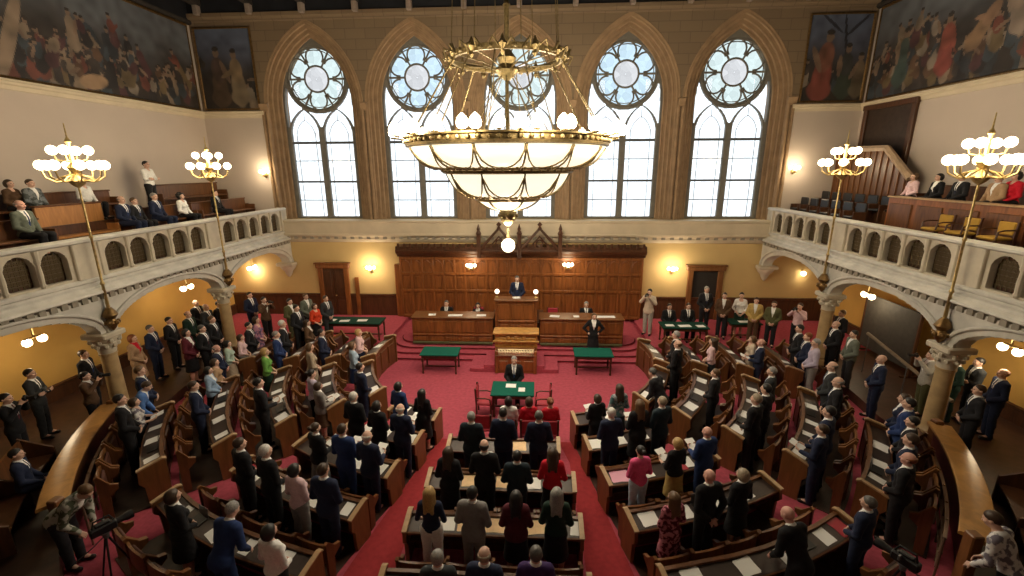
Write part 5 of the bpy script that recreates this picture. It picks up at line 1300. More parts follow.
def person(loc, rz, sex, pose, outfit, c1, c2, hair, hcol, label, height=None, skin='l', group=None, inner='white', tie=None):
    h0 = 1.76 if not POSES[pose].get('sit') else 1.33
    s_ = (height or h0) / h0
    r = empty('person', loc, rz, label=label, cat='person', group=group); w_ = max(.9, min(1.06, s_ ** .6)) * PS; r.scale = (w_, w_, s_ * PS); r['pose'] = pose
    def put(name, me, m):
        o = bpy.data.objects.new(name, me); COL.objects.link(o); o.parent = r
        if m is not None: o.material_slots[0].link = 'OBJECT'; o.material_slots[0].material = m
        return o
    put('body', piece('body', sex, pose), SKINS[skin])
    if hair != 'bald': put('hair', piece('hair:' + hair, sex, pose), hairm(hcol))
    for g in OUTFIT[outfit]:
        if g == 'necktie' and (sex == 'f' or tie == 'none'): continue
        col = c1
        if g in ('trousers', 'skirt'): col = c2
        if g == 'undershirt': col = inner
        if g == 'necktie': col = tie or rnd.choice(['navy', 'maroon', 'dark', 'blue', 'charcoal'])
        put(PNAME[g], piece(g, sex, pose), cloth(col))
    for q in ('shoe-', 'shoe+'): put('shoe', piece(q, sex, pose), mat('shoe_leather', (.015, .012, .011), .3))
    return r
# ------------------------------------------------------------------ who stands where
def face(p, target=(0, 18.5)): return math.atan2(-(target[0] - p[0]), target[1] - p[1])
def block_of(x, y):
    if abs(x) < 1.95 and y < 11.0: return 'centre block', 0
    a = math.degrees(math.atan2(x, CEN.y - y)); nm = 'left' if a < 0 else 'right'; a = abs(a)
    return nm + (' inner block' if a < 46.5 else ' side block' if a < 81 else ' far block'), a
SEATED = []      # members in the benches: (block, row, order key, description, build data)
def member(u, v, sex, pose, outfit, c1, c2, hair, hcol, desc, row=None, rz=None, **kw):
    p = at_z(u, v, PS * (1.755 if sex == 'm' else 1.67)); x, y = p.x, p.y
    bl, a = block_of(x, y)
    if bl == 'centre block':
        k = row if row is not None else min(range(1, 5), key=lambda q: abs(CY[q] - y)); y = CY[k] + max(-.05, min(.05, y - CY[k])); x = at_y(u, v, y).x; key = x; o = (0, -1)
    else:
        sa = math.degrees(math.atan2(x, CEN.y - y)); r = math.hypot(x, CEN.y - y)
        B = [b for b in BLOCKS if b[0] == bl][0]
        k = row if row is not None else min(B[2], key=lambda q: abs(row_r(q, sa) - r))
        lo, hi = B[3][k] + 1.8, B[4][k] - 1.8; sg = 1 if sa > 0 else -1
        aa = max(lo, min(hi, abs(sa)))
        # keep the photograph's bearing: slide along the row until the head is seen in the right column
        best = min(np.arange(lo, hi + .01, .25), key=lambda t: abs(pix((*frame(k, sg * t)[0][:2], 1.95))[0] - u) + (0.4 * abs(t - aa)))
        (x, y, _), o = frame(k, sg * float(best), max(-.1, min(.1, (r - row_r(k, sa)) * .3))); key = float(best)
    hgt = at_y(u, v, y).z / PS; lo_, hi_ = (1.64, 1.92) if sex == 'm' else (1.56, 1.78)
    hgt = max(lo_, min(hi_, hgt))
    if pose == 'bent': hgt = 1.76
    if rz is None:
        f1 = math.atan2(o[0], -o[1]); f2 = face((x, y)); rz = f1 * .5 + f2 * .5 if bl == 'centre block' else f1 + ((f2 - f1 + PI) % (2 * PI) - PI) * .6
    SEATED.append((bl, k, key, desc, [(x, y, 0), rz + rnd.uniform(-.12, .12), sex, pose, outfit, c1, c2, hair, hcol], dict(height=hgt, **kw)))
def guest(p, sex, pose, outfit, c1, c2, hair, hcol, label, target=(0, 16), rz=None, **kw):
    person(p, face(p, target) if rz is None else rz, sex, pose, outfit, c1, c2, hair, hcol, label, **kw)
def at_head(u, v, zf, h): p = at_z(u, v, zf + h * PS); return (p.x, p.y, zf)
M, F_ = 'm', 'f'
# --- centre block
member(471, 412, M, 'clasped', 'suit', 'teal', 'teal', 'short', 'grey', 'grey-haired man in dark teal suit', 1)
member(503, 408, M, 'clasped', 'suit', 'navy', 'navy', 'short', 'black', 'black-haired man in navy suit', 1)
member(539, 411, M, 'clasped', 'suit', 'navy', 'navy', 'short', 'dgrey', 'greying man in navy suit', 1)
member(448, 447, F_, 'clasped', 'jacketskirt', 'black', 'black', 'long', 'brown', 'brown-haired woman in black', 2)
member(484, 440, M, 'reading', 'suit', 'black', 'black', 'fringe', 'black', 'balding man in black suit', 2)
member(517, 451, M, 'clasped', 'suit', 'teal', 'teal', 'short', 'black', 'dark-haired man in dark teal suit', 2)
member(553, 448, F_, 'clasped', 'topskirt', 'red', 'black', 'long', 'brown', 'dark-haired woman in red top', 2)
member(429, 487, F_, 'clasped', 'sleeveless', 'navy', 'white', 'long', 'blond', 'blonde woman in navy top, white trousers', 3)
member(472, 487, M, 'clasped', 'suit', 'grey', 'grey', 'short', 'black', 'dark-haired man in grey suit', 3)
member(516, 491, F_, 'clasped', 'jacketskirt', 'maroon', 'black', 'long', 'black', 'long-haired woman in maroon jacket', 3)
member(557, 488, F_, 'clasped', 'topskirt', 'darkgreen', 'black', 'long', 'grey', 'grey long-haired woman in dark green', 3)
member(484, 548, M, 'clasped', 'suit', 'navy', 'navy', 'fringe', 'greyblond', 'balding man in dark navy suit', 4)
member(536, 547, M, 'clasped', 'suit', 'purple', 'purple', 'short', 'dgrey', 'grey-haired man in purple-blue suit', 4)
member(437, 551, M, 'clasped', 'suit', 'charcoal', 'charcoal', 'short', 'grey', 'grey-haired man in charcoal suit', 4)
# --- left inner block
member(398, 382, F_, 'clasped', 'jacketskirt', 'blue', 'navy', 'bob', 'black', 'dark-haired woman in blue jacket')
member(424, 389, F_, 'clasped', 'dress', 'black', 'black', 'long', 'black', 'long-haired woman in black dress')
member(400, 404, M, 'reading', 'suit', 'navy', 'navy', 'fringe', 'white', 'white-haired man in navy suit')
member(353, 392, M, 'clasped', 'suit', 'black', 'black', 'short', 'white', 'white-haired man in black suit')
member(376, 401, F_, 'clasped', 'jacketskirt', 'black', 'black', 'bob', 'black', 'black-haired woman in black jacket')
member(367, 431, M, 'reading', 'suit', 'navy', 'navy', 'fringe', 'white', 'white-haired man in dark navy suit')
member(341, 424, M, 'reading', 'suit', 'blue', 'blue', 'short', 'brown', 'brown-haired man in blue suit')
member(314, 423, F_, 'reading', 'jacketskirt', 'black', 'grey', 'bun', 'brown', 'brown-haired woman in black holding paper')
member(322, 464, M, 'clasped', 'suit', 'navy', 'navy', 'short', 'brown', 'brown-haired man in navy suit')
member(293, 464, F_, 'clasped', 'tee', 'pale pink', 'grey', 'bob', 'black', 'black-haired woman in pale pink blouse')
member(263, 445, M, 'clasped', 'suit', 'black', 'black', 'short', 'white', 'white-haired man in black suit')
member(238, 438, M, 'clasped', 'suit', 'black', 'black', 'short', 'brown', 'brown-haired man in black suit')
member(269, 525, F_, 'clasped', 'blouse', 'white', 'black', 'bob', 'black', 'black-haired woman in white cardigan')
member(220, 519, M, 'bent', 'suit', 'blue', 'blue', 'short', 'grey', 'grey-haired man in blue suit leaning')
member(171, 490, F_, 'clasped', 'jacketskirt', 'black', 'black', 'bob', 'brown', 'brown-haired woman in black jacket')
member(325, 382, F_, 'reading', 'jacketskirt', 'grey', 'brown', 'bob', 'brown', 'brown-haired woman in grey jacket')
member(311, 370, F_, 'clasped', 'tee', 'lilac', 'black', 'bun', 'black', 'dark-haired woman in lilac top')
member(360, 363, M, 'clasped', 'suit', 'navy', 'navy', 'short', 'black', 'dark-haired man in navy suit')
# --- left side block
member(258, 378, M, 'reading', 'suit', 'dark', 'dark', 'short', 'black', 'black-haired man in dark suit')
member(213, 396, F_, 'clasped', 'jacketskirt', 'denim', 'black', 'bob', 'black', 'black-haired woman in denim-blue jacket')
member(192, 381, M, 'clasped', 'suit', 'navy', 'navy', 'short', 'brown', 'brown-haired man in navy suit')
member(209, 369, F_, 'clasped', 'topskirt', 'tan', 'brown', 'bob', 'brown', 'brown-haired woman in tan top')
member(135, 418, F_, 'reading', 'topskirt', 'floral white', 'black', 'bob', 'brown', 'brown-haired woman in white patterned blouse')
member(128, 384, M, 'clasped', 'suit', 'black', 'black', 'short', 'black', 'black-haired man in black suit')
member(140, 366, M, 'bent', 'opensuit', 'bright blue', 'navy', 'short', 'brown', 'man in bright blue jacket bending')
member(159, 345, M, 'clasped', 'suit', 'navy', 'navy', 'short', 'lbrown', 'fair-haired man in navy suit')
member(173, 337, M, 'clasped', 'suit', 'navy', 'navy', 'fringe', 'grey', 'balding man in navy suit', skin='p')
member(267, 348, F_, 'clasped', 'topskirt', 'green', 'darkgreen', 'bob', 'blond', 'blonde woman in bright green blouse')
# --- left far block
member(220, 339, F_, 'clasped', 'topskirt', 'mint', 'beige', 'bob', 'black', 'dark-haired woman in mint blouse')
member(232, 338, F_, 'clasped', 'tee', 'pale pink', 'grey', 'bob', 'brown', 'woman in pale pink top')
member(236, 329, M, 'clasped', 'suit', 'dark', 'dark', 'short', 'black', 'dark-haired man in dark suit')
member(249, 321, F_, 'clasped', 'dress', 'floral pink', 'black', 'bob', 'brown', 'woman in pink patterned dress')
member(274, 330, M, 'clasped', 'suit', 'blue', 'blue', 'short', 'grey', 'grey-haired man in blue suit')
member(283, 321, M, 'clasped', 'suit', 'dark', 'dark', 'short', 'white', 'white-haired man in dark suit')
member(304, 326, F_, 'clasped', 'jacketskirt', 'brown', 'brown', 'long', 'brown', 'brown-haired woman in brown jacket')
member(321, 329, M, 'clasped', 'suit', 'navy', 'navy', 'short', 'black', 'dark-haired man in navy suit')
member(310, 343, F_, 'clasped', 'dress', 'beige', 'beige', 'bob', 'lbrown', 'woman in beige dress')
member(358, 329, F_, 'clasped', 'topskirt', 'pale pink', 'navy', 'bob', 'blond', 'blonde woman in pale pink top')
member(356, 342, F_, 'clasped', 'topskirt', 'sky', 'blue', 'bob', 'lbrown', 'fair-haired woman in pale blue top')
# --- right inner block
member(596, 396, F_, 'reading', 'jacketskirt', 'black', 'black', 'bob', 'brown', 'brown-haired woman in black holding paper')
member(620, 384, F_, 'clasped', 'topskirt', 'floral teal', 'teal', 'long', 'brown', 'long-haired woman in grey-teal patterned top')
member(612, 408, M, 'clasped', 'suit', 'navy', 'navy', 'short', 'white', 'white-haired man in navy jacket')
member(643, 394, F_, 'reading', 'jacketskirt', 'black', 'black', 'long', 'lbrown', 'long brown-haired woman in black')
member(662, 397, M, 'clasped', 'suit', 'teal', 'teal', 'short', 'greyblond', 'fair-haired man in dark teal suit')
member(661, 371, M, 'bent', 'suit', 'dark', 'dark', 'short', 'dgrey', 'grey-haired man in dark suit leaning')
member(640, 446, F_, 'clasped', 'tee', 'pink', 'pale denim', 'bun', 'black', 'black-haired woman in pink jacket, pale jeans')
member(678, 438, F_, 'reading', 'topskirt', 'black', 'khaki', 'bob', 'blond', 'short-haired blonde in black top, khaki skirt')
member(707, 427, M, 'reading', 'suit', 'blue', 'blue', 'bald', 'grey', 'bald man in blue suit', skin='p')
member(672, 499, F_, 'clasped', 'dress', 'floral maroon', 'black', 'long', 'lbrown', 'brown-haired woman in maroon flowered dress')
member(710, 470, M, 'behind', 'suit', 'black', 'black', 'bald', 'grey', 'bald man in black suit', skin='p')
member(744, 469, F_, 'clasped', 'jacketskirt', 'black', 'black', 'bob', 'greyblond', 'grey-blonde woman in black jacket')
member(806, 508, M, 'bent', 'suit', 'black', 'black', 'bald', 'grey', 'bald man in black leaning forward', skin='p')
member(870, 497, M, 'clasped', 'suit', 'navy', 'navy', 'short', 'dgrey', 'grey-brown-haired man in navy suit')
# --- right side block
member(716, 369, M, 'clasped', 'suit', 'dark', 'dark', 'short', 'lbrown', 'fair-haired man in dark suit')
member(755, 394, M, 'clasped', 'suit', 'black', 'black', 'short', 'greyblond', 'grey-blond man in black suit')
member(771, 367, M, 'clasped', 'suit', 'charcoal', 'charcoal', 'short', 'grey', 'grey-haired man in charcoal suit')
member(767, 384, M, 'clasped', 'suit', 'dark', 'dark', 'short', 'black', 'black-haired man in dark suit')
member(819, 421, M, 'reading', 'suit', 'navy', 'navy', 'short', 'brown', 'brown-haired man in navy suit')
member(830, 402, M, 'clasped', 'suit', 'navy', 'navy', 'short', 'black', 'black-haired man in navy suit')
member(838, 377, M, 'clasped', 'suit', 'dark', 'dark', 'fringe', 'grey', 'balding man in dark suit')
member(823, 354, M, 'clasped', 'suit', 'charcoal', 'charcoal', 'fringe', 'dgrey', 'balding man in charcoal suit')
member(910, 446, M, 'clasped', 'suit', 'black', 'black', 'fringe', 'ginger', 'balding ginger man in black suit', skin='p')
member(911, 429, M, 'clasped', 'suit', 'navy', 'navy', 'short', 'brown', 'brown-haired man in navy suit')
member(913, 415, M, 'clasped', 'suit', 'dark', 'dark', 'short', 'black', 'black-haired man in dark suit')
member(898, 393, M, 'clasped', 'suit', 'blue', 'blue', 'short', 'black', 'dark-haired man in blue suit')
member(908, 400, F_, 'clasped', 'jacketskirt', 'navy', 'navy', 'bob', 'brown', 'woman in navy jacket')
# --- right far block
member(677, 331, M, 'clasped', 'suit', 'dark', 'dark', 'short', 'grey', 'grey-haired man in dark suit')
member(679, 340, M, 'clasped', 'suit', 'black', 'black', 'fringe', 'lbrown', 'balding man in black suit')
member(714, 338, F_, 'clasped', 'topskirt', 'pale pink', 'teal', 'long', 'brown', 'brown-haired woman in pale pink top, teal skirt')
member(755, 337, F_, 'clasped', 'tee', 'cream', 'cream', 'bob', 'lbrown', 'woman in cream suit')
member(764, 338, M, 'reading', 'suit', 'navy', 'navy', 'bald', 'grey', 'bald man in navy suit', skin='p')
member(797, 322, M, 'clasped', 'suit', 'dark', 'dark', 'short', 'black', 'black-haired man in dark suit')
member(810, 335, M, 'clasped', 'shirt', 'lilac', 'grey', 'short', 'grey', 'grey-haired man in lilac shirt')
member(818, 336, M, 'clasped', 'suit', 'navy', 'navy', 'short', 'ginger', 'ginger-haired man in navy suit')
# --- build them, with labels that count along each row
SEATED.sort(key=lambda q: (q[0], q[1], q[2]))
_cnt = {}; _tot = {}
for q in SEATED: _tot[(q[0], q[1])] = _tot.get((q[0], q[1]), 0) + 1
# neighbours on one row keep an arm's breadth between them
for bk in _tot:
    G = [q for q in SEATED if (q[0], q[1]) == bk]
    for it in range(30):
        for p, q in zip(G[:-1], G[1:]):
            (x0, y0, _), (x1, y1, _) = p[4][0], q[4][0]; d = math.hypot(x1 - x0, y1 - y0); need = .62
            if d < need:
                m = (need - d) / 2 + .002
                if bk[0] == 'centre block': n0, n1 = (x0 - m, y0), (x1 + m, y1)
                else:
                    def turn(x, y, s_):
                        ang = math.atan2(x, CEN.y - y); rr = math.hypot(x, CEN.y - y); ang += s_ * m / rr * (1 if ang > 0 else -1); return polar(rr, ang)
                    n0, n1 = turn(x0, y0, -1), turn(x1, y1, 1)
                p[4][0] = (*n0, 0); q[4][0] = (*n1, 0)
for bl, k, key, desc, a, kw in SEATED:
    n = _cnt.get((bl, k), 0); _cnt[(bl, k)] = n + 1
    (x, y, z) = a[0]
    rown = NTH[k - 1] if bl == 'centre block' else NTH[k]
    end = 'left' if bl == 'centre block' else 'aisle' if 'inner' in bl else 'near end'
    lab = '%s, %s row of %s%s' % (desc, rown, bl, '' if _tot[(bl, k)] == 1 else ', %s from %s' % (NTH[n], end))
    person((x, y, 0), *a[1:], lab, group='members standing in the ' + bl, **kw)

# --- around the secretary table
guest((.12, 13.75, 0), M, 'seated', 'suit', 'black', 'black', 'short', 'grey', 'grey-haired secretary in black suit seated behind the green table', rz=PI, height=1.33)
guest((.10, 11.15, 0), F_, 'seatlap', 'tee', 'white', 'navy', 'bob', 'black', 'black-haired woman in white top before the secretary table', height=1.28)
guest((.66, 11.15, 0), F_, 'seatlap', 'dress', 'red', 'red', 'bob', 'brown', 'woman in red dress before the secretary table, next to the white top', height=1.28)
guest((1.24, 11.15, 0), F_, 'seatlap', 'dress', 'red', 'red', 'bun', 'ginger', 'ginger-haired woman in red dress by the right end of the secretary table', height=1.28)
# --- dais
guest((0, 18.62, 1.45), M, 'seated', 'suit', 'navy', 'navy', 'fringe', 'grey', 'president in navy suit at the high central desk', rz=PI, height=1.75) if False else None
guest((0, 18.62, 1.12), M, 'clasped', 'suit', 'navy', 'navy', 'short', 'dgrey', 'man in navy suit standing at the high central desk', rz=PI, height=1.72, tie='blue')
guest((-3.15, 18.95, RAISE), M, 'seated', 'suit', 'black', 'black', 'short', 'dgrey', 'clerk in black suit seated at the left dais desk', rz=PI, height=1.36)
guest((3.0, 19.0, RAISE), M, 'seated', 'suit', 'black', 'black', 'short', 'grey', 'clerk in black suit with white shirt seated at the right dais desk', rz=PI, height=1.36)
guest((-1.75, 18.95, RAISE), F_, 'seated', 'jacketskirt', 'dark', 'dark', 'bob', 'black', 'dark-haired clerk seated beside the president\'s desk on its left', rz=PI, height=1.28)
guest((3.1, 17.05, RAISE / 4), F_, 'akimbo', 'jacketskirt', 'black', 'black', 'bob', 'lbrown', 'fair-haired woman in black jacket, hand on hip, before the right dais desk', rz=PI, height=1.66)
# --- far end, by the clerks' tables
guest(at_head(650, 291, RAISE, 1.74), M, 'camera', 'opensuit', 'cream', 'stone', 'short', 'black', 'man in cream jacket raising a camera right of the dais', rz=2.6, height=1.82, inner='cream')
guest((6.55, 18.95, RAISE), M, 'seated', 'suit', 'black', 'black', 'short', 'black', 'man in black seated at left end of the table near the open doorway', rz=PI, height=1.33)
guest((7.35, 18.95, RAISE), M, 'seated', 'suit', 'black', 'black', 'short', 'brown', 'man in black suit and white shirt seated near the open doorway', rz=PI, height=1.36)
guest(at_head(707, 288, RAISE, 1.8), M, 'clasped', 'suit', 'dark', 'dark', 'short', 'grey', 'grey-haired man in dark suit standing in front of the open doorway', rz=PI, height=1.86)
guest(at_head(725, 293, RAISE, 1.76), M, 'clasped', 'opensuit', 'brown', 'dark', 'short', 'black', 'man in brown jacket standing right of the open doorway', rz=2.8, height=1.78)
guest(at_head(742, 294, RAISE, 1.68), F_, 'clasped', 'topskirt', 'white', 'darkgreen', 'bun', 'black', 'woman in white blouse and green skirt behind the small dark table', rz=2.8, height=1.74)
guest(at_head(757, 297, RAISE, 1.74), M, 'clasped', 'opensuit', 'khaki', 'brown', 'short', 'brown', 'man in khaki jacket right of the small dark table', rz=2.7, height=1.72)
guest(at_head(775, 300, RAISE, 1.74), M, 'clasped', 'opensuit', 'olive', 'dark', 'short', 'brown', 'man in olive jacket near the farther right column', rz=2.6, height=1.70)
guest(at_head(801, 302, RAISE, 1.74), M, 'camera', 'shirt', 'pale pink', 'dark', 'short', 'brown', 'photographer in pale pink shirt by the farther right column', rz=2.2, height=1.70)
guest(at_head(289, 298, RAISE, 1.74), M, 'clasped', 'opensuit', 'olive', 'olive', 'short', 'black', 'man in olive jacket in front of the closed door, leftmost of four', target=(0, 14), height=1.72)
guest(at_head(305, 293, RAISE, 1.76), M, 'clasped', 'opensuit', 'greygreen', 'dark', 'short', 'lbrown', 'man in grey-green jacket in front of the closed door', target=(0, 14), height=1.74)
guest(at_head(314, 303, RAISE, 1.62), F_, 'clasped', 'topskirt', 'orange', 'black', 'bob', 'brown', 'woman in bright orange-red top by the left clerks\' table', target=(0, 14), height=1.60)
guest(at_head(296, 307, RAISE, 1.72), M, 'clasped', 'suit', 'dark', 'dark', 'short', 'black', 'dark-suited man left of the woman in orange-red', target=(0, 14), height=1.80)
guest(at_head(325, 295, RAISE, 1.76), M, 'clasped', 'suit', 'charcoal', 'charcoal', 'short', 'brown', 'man in charcoal suit right behind the woman in orange-red', target=(0, 14), height=1.74)
guest(at_head(249, 292, RAISE, 1.78), M, 'clasped', 'suit', 'navy', 'navy', 'short', 'black', 'man in dark navy suit right of the farther left column', target=(0, 14), height=1.78)
guest(at_head(263, 297, RAISE, 1.72), M, 'camera', 'opensuit', 'brown', 'dark', 'short', 'black', 'man in brown jacket raising a camera by the farther left column', target=(0, 14), height=1.72)
# --- raised walkway under the left gallery
WL = [(149, 325, 'navy', 'short', 'dgrey', 'grey-haired man in dark navy suit under the left gallery, nearest of the standing group'), (168, 317, 'black', 'short', 'black', 'man in black suit and white shirt against the left ochre wall'),
      (187, 311, 'darkgreen', 'fringe', 'dgrey', 'balding man in dark green jacket under the left gallery'), (195, 300, 'dark', 'fringe', 'dgrey', 'balding man in dark suit, farthest back under the left gallery'),
      (205, 304, 'charcoal', 'fringe', 'white', 'white-haired man in charcoal suit left of the farther left column'), (211, 316, 'black', 'short', 'lbrown', 'fair-haired man in black suit close before the farther left column'),
      (218, 301, 'dark', 'short', 'black', 'black-haired man in dark suit touching the farther left column'), (201, 325, 'black', 'short', 'dgrey', 'greying man in black suit, front of the group under the left gallery')]
for u, v, c, hr, hc, lb in WL:
    p = at_head(u, v, RAISE, 1.76); guest(p, M, 'clasped', 'suit', c, c, hr, hc, lb, target=(0, 16), height=1.76)
p = at_head(186, 333, RAISE, 1.64); guest(p, F_, 'clasped', 'jacketskirt', 'maroon', 'black', 'bob', 'black', 'black-haired woman in maroon jacket under the left gallery')
guest(at_head(28, 369, RAISE, 1.78), M, 'crossed', 'suit', 'charcoal', 'charcoal', 'short', 'black', 'man in charcoal suit, arms crossed, against the near left wall', height=1.78)
guest(at_head(82, 350, RAISE, 1.80), M, 'clasped', 'suit', 'black', 'black', 'short', 'brown', 'man in black suit and white shirt left of the nearer left column', height=1.80)
guest((-11.5, 10.68, RAISE), M, 'camera', 'opensuit', 'brown', 'dark', 'short', 'black', 'man in brown holding a camera beside the nearer left column', height=1.62)
_p = at_x(131, 333, -12.3); guest((-12.3, _p.y, RAISE), F_, 'clasped', 'jacketskirt', 'tan', 'tan', 'bob', 'ginger', 'ginger-haired woman in tan jacket just behind the nearer left column', height=1.76, inner='red')
guest(at_head(4, 394, RAISE, 1.75), M, 'camera', 'suit', 'black', 'black', 'short', 'black', 'man in black with a camera at the far left edge by the wall', target=(0, 14))
_p = at_z(34, 443, RAISE + 1.3 * PS); _a = math.atan2(_p.x, CEN.y - _p.y); _q = polar(12.62, _a); guest((_q[0], _q[1], RAISE), M, 'seatlap', 'suit', 'navy', 'navy', 'short', 'black', 'dark-haired man in navy suit seated behind the left curved bench wall', height=1.27)
guest(at_head(58, 498, 0, 1.35), M, 'stooped', 'opensuit', 'camo', 'dark', 'short', 'lbrown', 'cameraman in camouflage shirt bending over a video camera', target=(0, 7.5), height=1.82, inner='white')
# --- raised walkway under the right gallery
WR = [(843, 310, 'dark', 'short', 'lbrown', 'fair-haired man in dark suit right of the farther right column, rear'), (837, 321, 'black', 'fringe', 'grey', 'balding man in black suit right of the farther right column, front'),
      (883, 355, 'navy', 'bald', 'grey', 'bald man in dark navy suit alone under the right gallery'), (1005, 369, 'navy', 'fringe', 'ginger', 'balding ginger man in navy suit at the right edge under the gallery'),
      (981, 385, 'dark', 'short', 'brown', 'brown-haired man in dark suit behind the right curved bench wall'), (960, 356, 'darkgreen', 'short', 'lbrown', 'man in dark green jacket right behind the nearer right column')]
for u, v, c, hr, hc, lb in WR:
    guest(at_head(u, v, RAISE, 1.76), M, 'clasped', 'suit', c, c, hr, hc, lb, height=1.76)
guest(at_head(855, 331, RAISE, 1.74), M, 'clasped', 'opensuit', 'greygreen', 'charcoal', 'short', 'black', 'black-haired man in grey-green jacket under the right gallery')
guest(at_head(933, 351, RAISE, 1.76), M, 'camera', 'opensuit', 'stone', 'olive', 'short', 'brown', 'photographer in stone-coloured jacket left of the nearer right column')
guest(at_head(980, 360, RAISE, 1.70), M, 'crossed', 'opensuit', 'charcoal', 'charcoal', 'short', 'black', 'black-haired man in charcoal jacket against the right ochre wall')
guest(at_head(1016, 536, RAISE, 1.5), M, 'bent', 'shirt', 'floral white', 'dark', 'short', 'brown', 'man in white and blue shirt leaning in at the lower right edge', target=(6, 10))
# --- galleries
def gal(u, v, x, zf, sex, pose, outfit, c1, c2, hair, hcol, label, **kw):
    p = at_x(u, v, x); q = (x, p.y, zf); guest(q, sex, pose, outfit, c1, c2, hair, hcol, label, target=(0, p.y + (1 if x < 0 else .5)), height=max(1.15, (p.z - zf) / PS), **kw)
gal(18, 200, -12.7, GZ, M, 'seatlap', 'suit', 'greygreen', 'dark', 'fringe', 'grey', 'balding man in green-grey jacket seated in the left gallery', skin='p')
gal(29, 180, -13.9, GZ2, M, 'seatlap', 'opensuit', 'patchgrey', 'dark', 'short', 'brown', 'man in grey patterned jacket seated behind the balding man, left gallery')
gal(10, 188, -14.1, GZ2, F_, 'seatlap', 'blouse', 'brown', 'dark', 'bob', 'brown', 'brown-haired woman in brown at the far left of the left gallery')
gal(81, 178, -13.9, GZ2, M, 'seatlap', 'shirt', 'white', 'dark', 'short', 'brown', 'man in white shirt and dark trousers behind the nearer left torch lamp')
gal(120, 196, -12.7, GZ, M, 'seatlap', 'suit', 'navy', 'navy', 'fringe', 'dgrey', 'balding man in navy suit, leftmost of the seated trio, left gallery')
gal(133, 198, -12.7, GZ, M, 'seatlap', 'suit', 'dark', 'dark', 'short', 'lbrown', 'fair-haired man in dark suit, middle of the seated trio, left gallery')
gal(153, 193, -12.7, GZ, M, 'seatlap', 'suit', 'navy', 'navy', 'short', 'grey', 'grey-haired man in navy suit, right of the seated trio, left gallery')
gal(180, 193, -12.7, GZ, F_, 'seatlap', 'blouse', 'white', 'black', 'curly', 'black', 'curly-haired woman in white blouse seated in the left gallery')
gal(214, 190, -12.7, GZ, M, 'seatlap', 'suit', 'black', 'black', 'short', 'brown', 'man in black seated behind the farther left torch lamp')
gal(145, 161, -13.8, GZ2, M, 'crossed', 'shirt', 'white', 'dark', 'short', 'black', 'black-haired man in white shirt standing with crossed arms, left gallery')
gal(915, 175, 13.7, GZ2, F_, 'seatlap', 'blouse', 'pale pink', 'black', 'bob', 'lbrown', 'woman in pale pink blouse seated in the right gallery')
gal(940, 175, 13.7, GZ2, F_, 'seatlap', 'jacketskirt', 'black', 'black', 'bob', 'black', 'black-haired woman in black seated in the right gallery')
gal(964, 173, 13.7, GZ2, M, 'seatlap', 'suit', 'dark', 'dark', 'short', 'black', 'black-haired man in dark suit and light shirt, right gallery')
gal(1001, 174, 13.7, GZ2, M, 'seatlap', 'opensuit', 'tan', 'dark', 'short', 'lbrown', 'man in tan jacket behind the nearer right torch lamp')
gal(1018, 171, 13.9, GZ2, F_, 'seatlap', 'blouse', 'red', 'black', 'bob', 'black', 'woman in red jacket at the right end of the right gallery')
# ------------------------------------------------------------------ papers, books, cameras
def sheet(loc, rz, label, m=PAPER, w_=.21, d=.30, tilt=0., cat='paper', group=None, n=3):
    r = bpy.data.objects
    mb = MB()
    for k in range(n):
        a = rnd.uniform(-.1, .1); c, s_ = math.cos(a), math.sin(a); z = .0015 * k
        pts = [(-w_ / 2, -d / 2), (w_ / 2, -d / 2), (w_ / 2, d / 2), (-w_ / 2, d / 2)]
        P = [(x * c - y * s_, x * s_ + y * c) for x, y in pts]
        mb.loft([[(x, y, z) for x, y in P], [(x, y, z + .001) for x, y in P]])
    o = mb.build('paper_sheets', m); o.location = loc; o.rotation_euler = Matrix.Rotation(rz, 3, 'Z').to_euler() if not tilt else (Matrix.Rotation(rz, 3, 'Z') @ Matrix.Rotation(tilt, 3, 'X')).to_euler()
    return tag(o, label, cat, group)
SL = math.atan2(.065, .37)
# on the desks, one lot per few places
cntp = {}
def desk_paper(bl, k, a, label, m=PAPER, dr=-.42, **kw):
    zs = 1.22 if bl != 'centre' and abs(a) > 46 else 1.0
    if bl == 'centre': p, o = (a, CY[k], 0), (0, -1)
    else:
        p, o = frame(k, a)
    x, y = p[0] + o[0] * dr, p[1] + o[1] * dr; z = .755 + (-.24 - dr) / .37 * .065
    return sheet((x, y, z * zs + .004), math.atan2(o[0], -o[1]) + rnd.uniform(-.15, .15), label, m, tilt=math.atan(math.tan(SL) * zs), **kw)
for k, xs in ((1, ((-.62, PAPER, .34), (.45, TAN, .32))), (2, ((-.62, TAN, .3), (.12, TAN, .26), (.82, PAPER, .3))), (3, ((-.85, PAPER, .3), (-.55, TAN, .2), (.08, TAN, .38), (.88, TAN, .36), (1.62, PAPER, .16)))):
    for i, (x, m, w_) in enumerate(xs):
        desk_paper('centre', k, x, '%s papers on the %s centre desk, %s from the left' % ('white' if m is PAPER else 'buff', NTH[k - 1], NTH[i]), m, w_=w_, d=.30, group='papers on the centre desks')
PAP = 'papers on the curved desks'
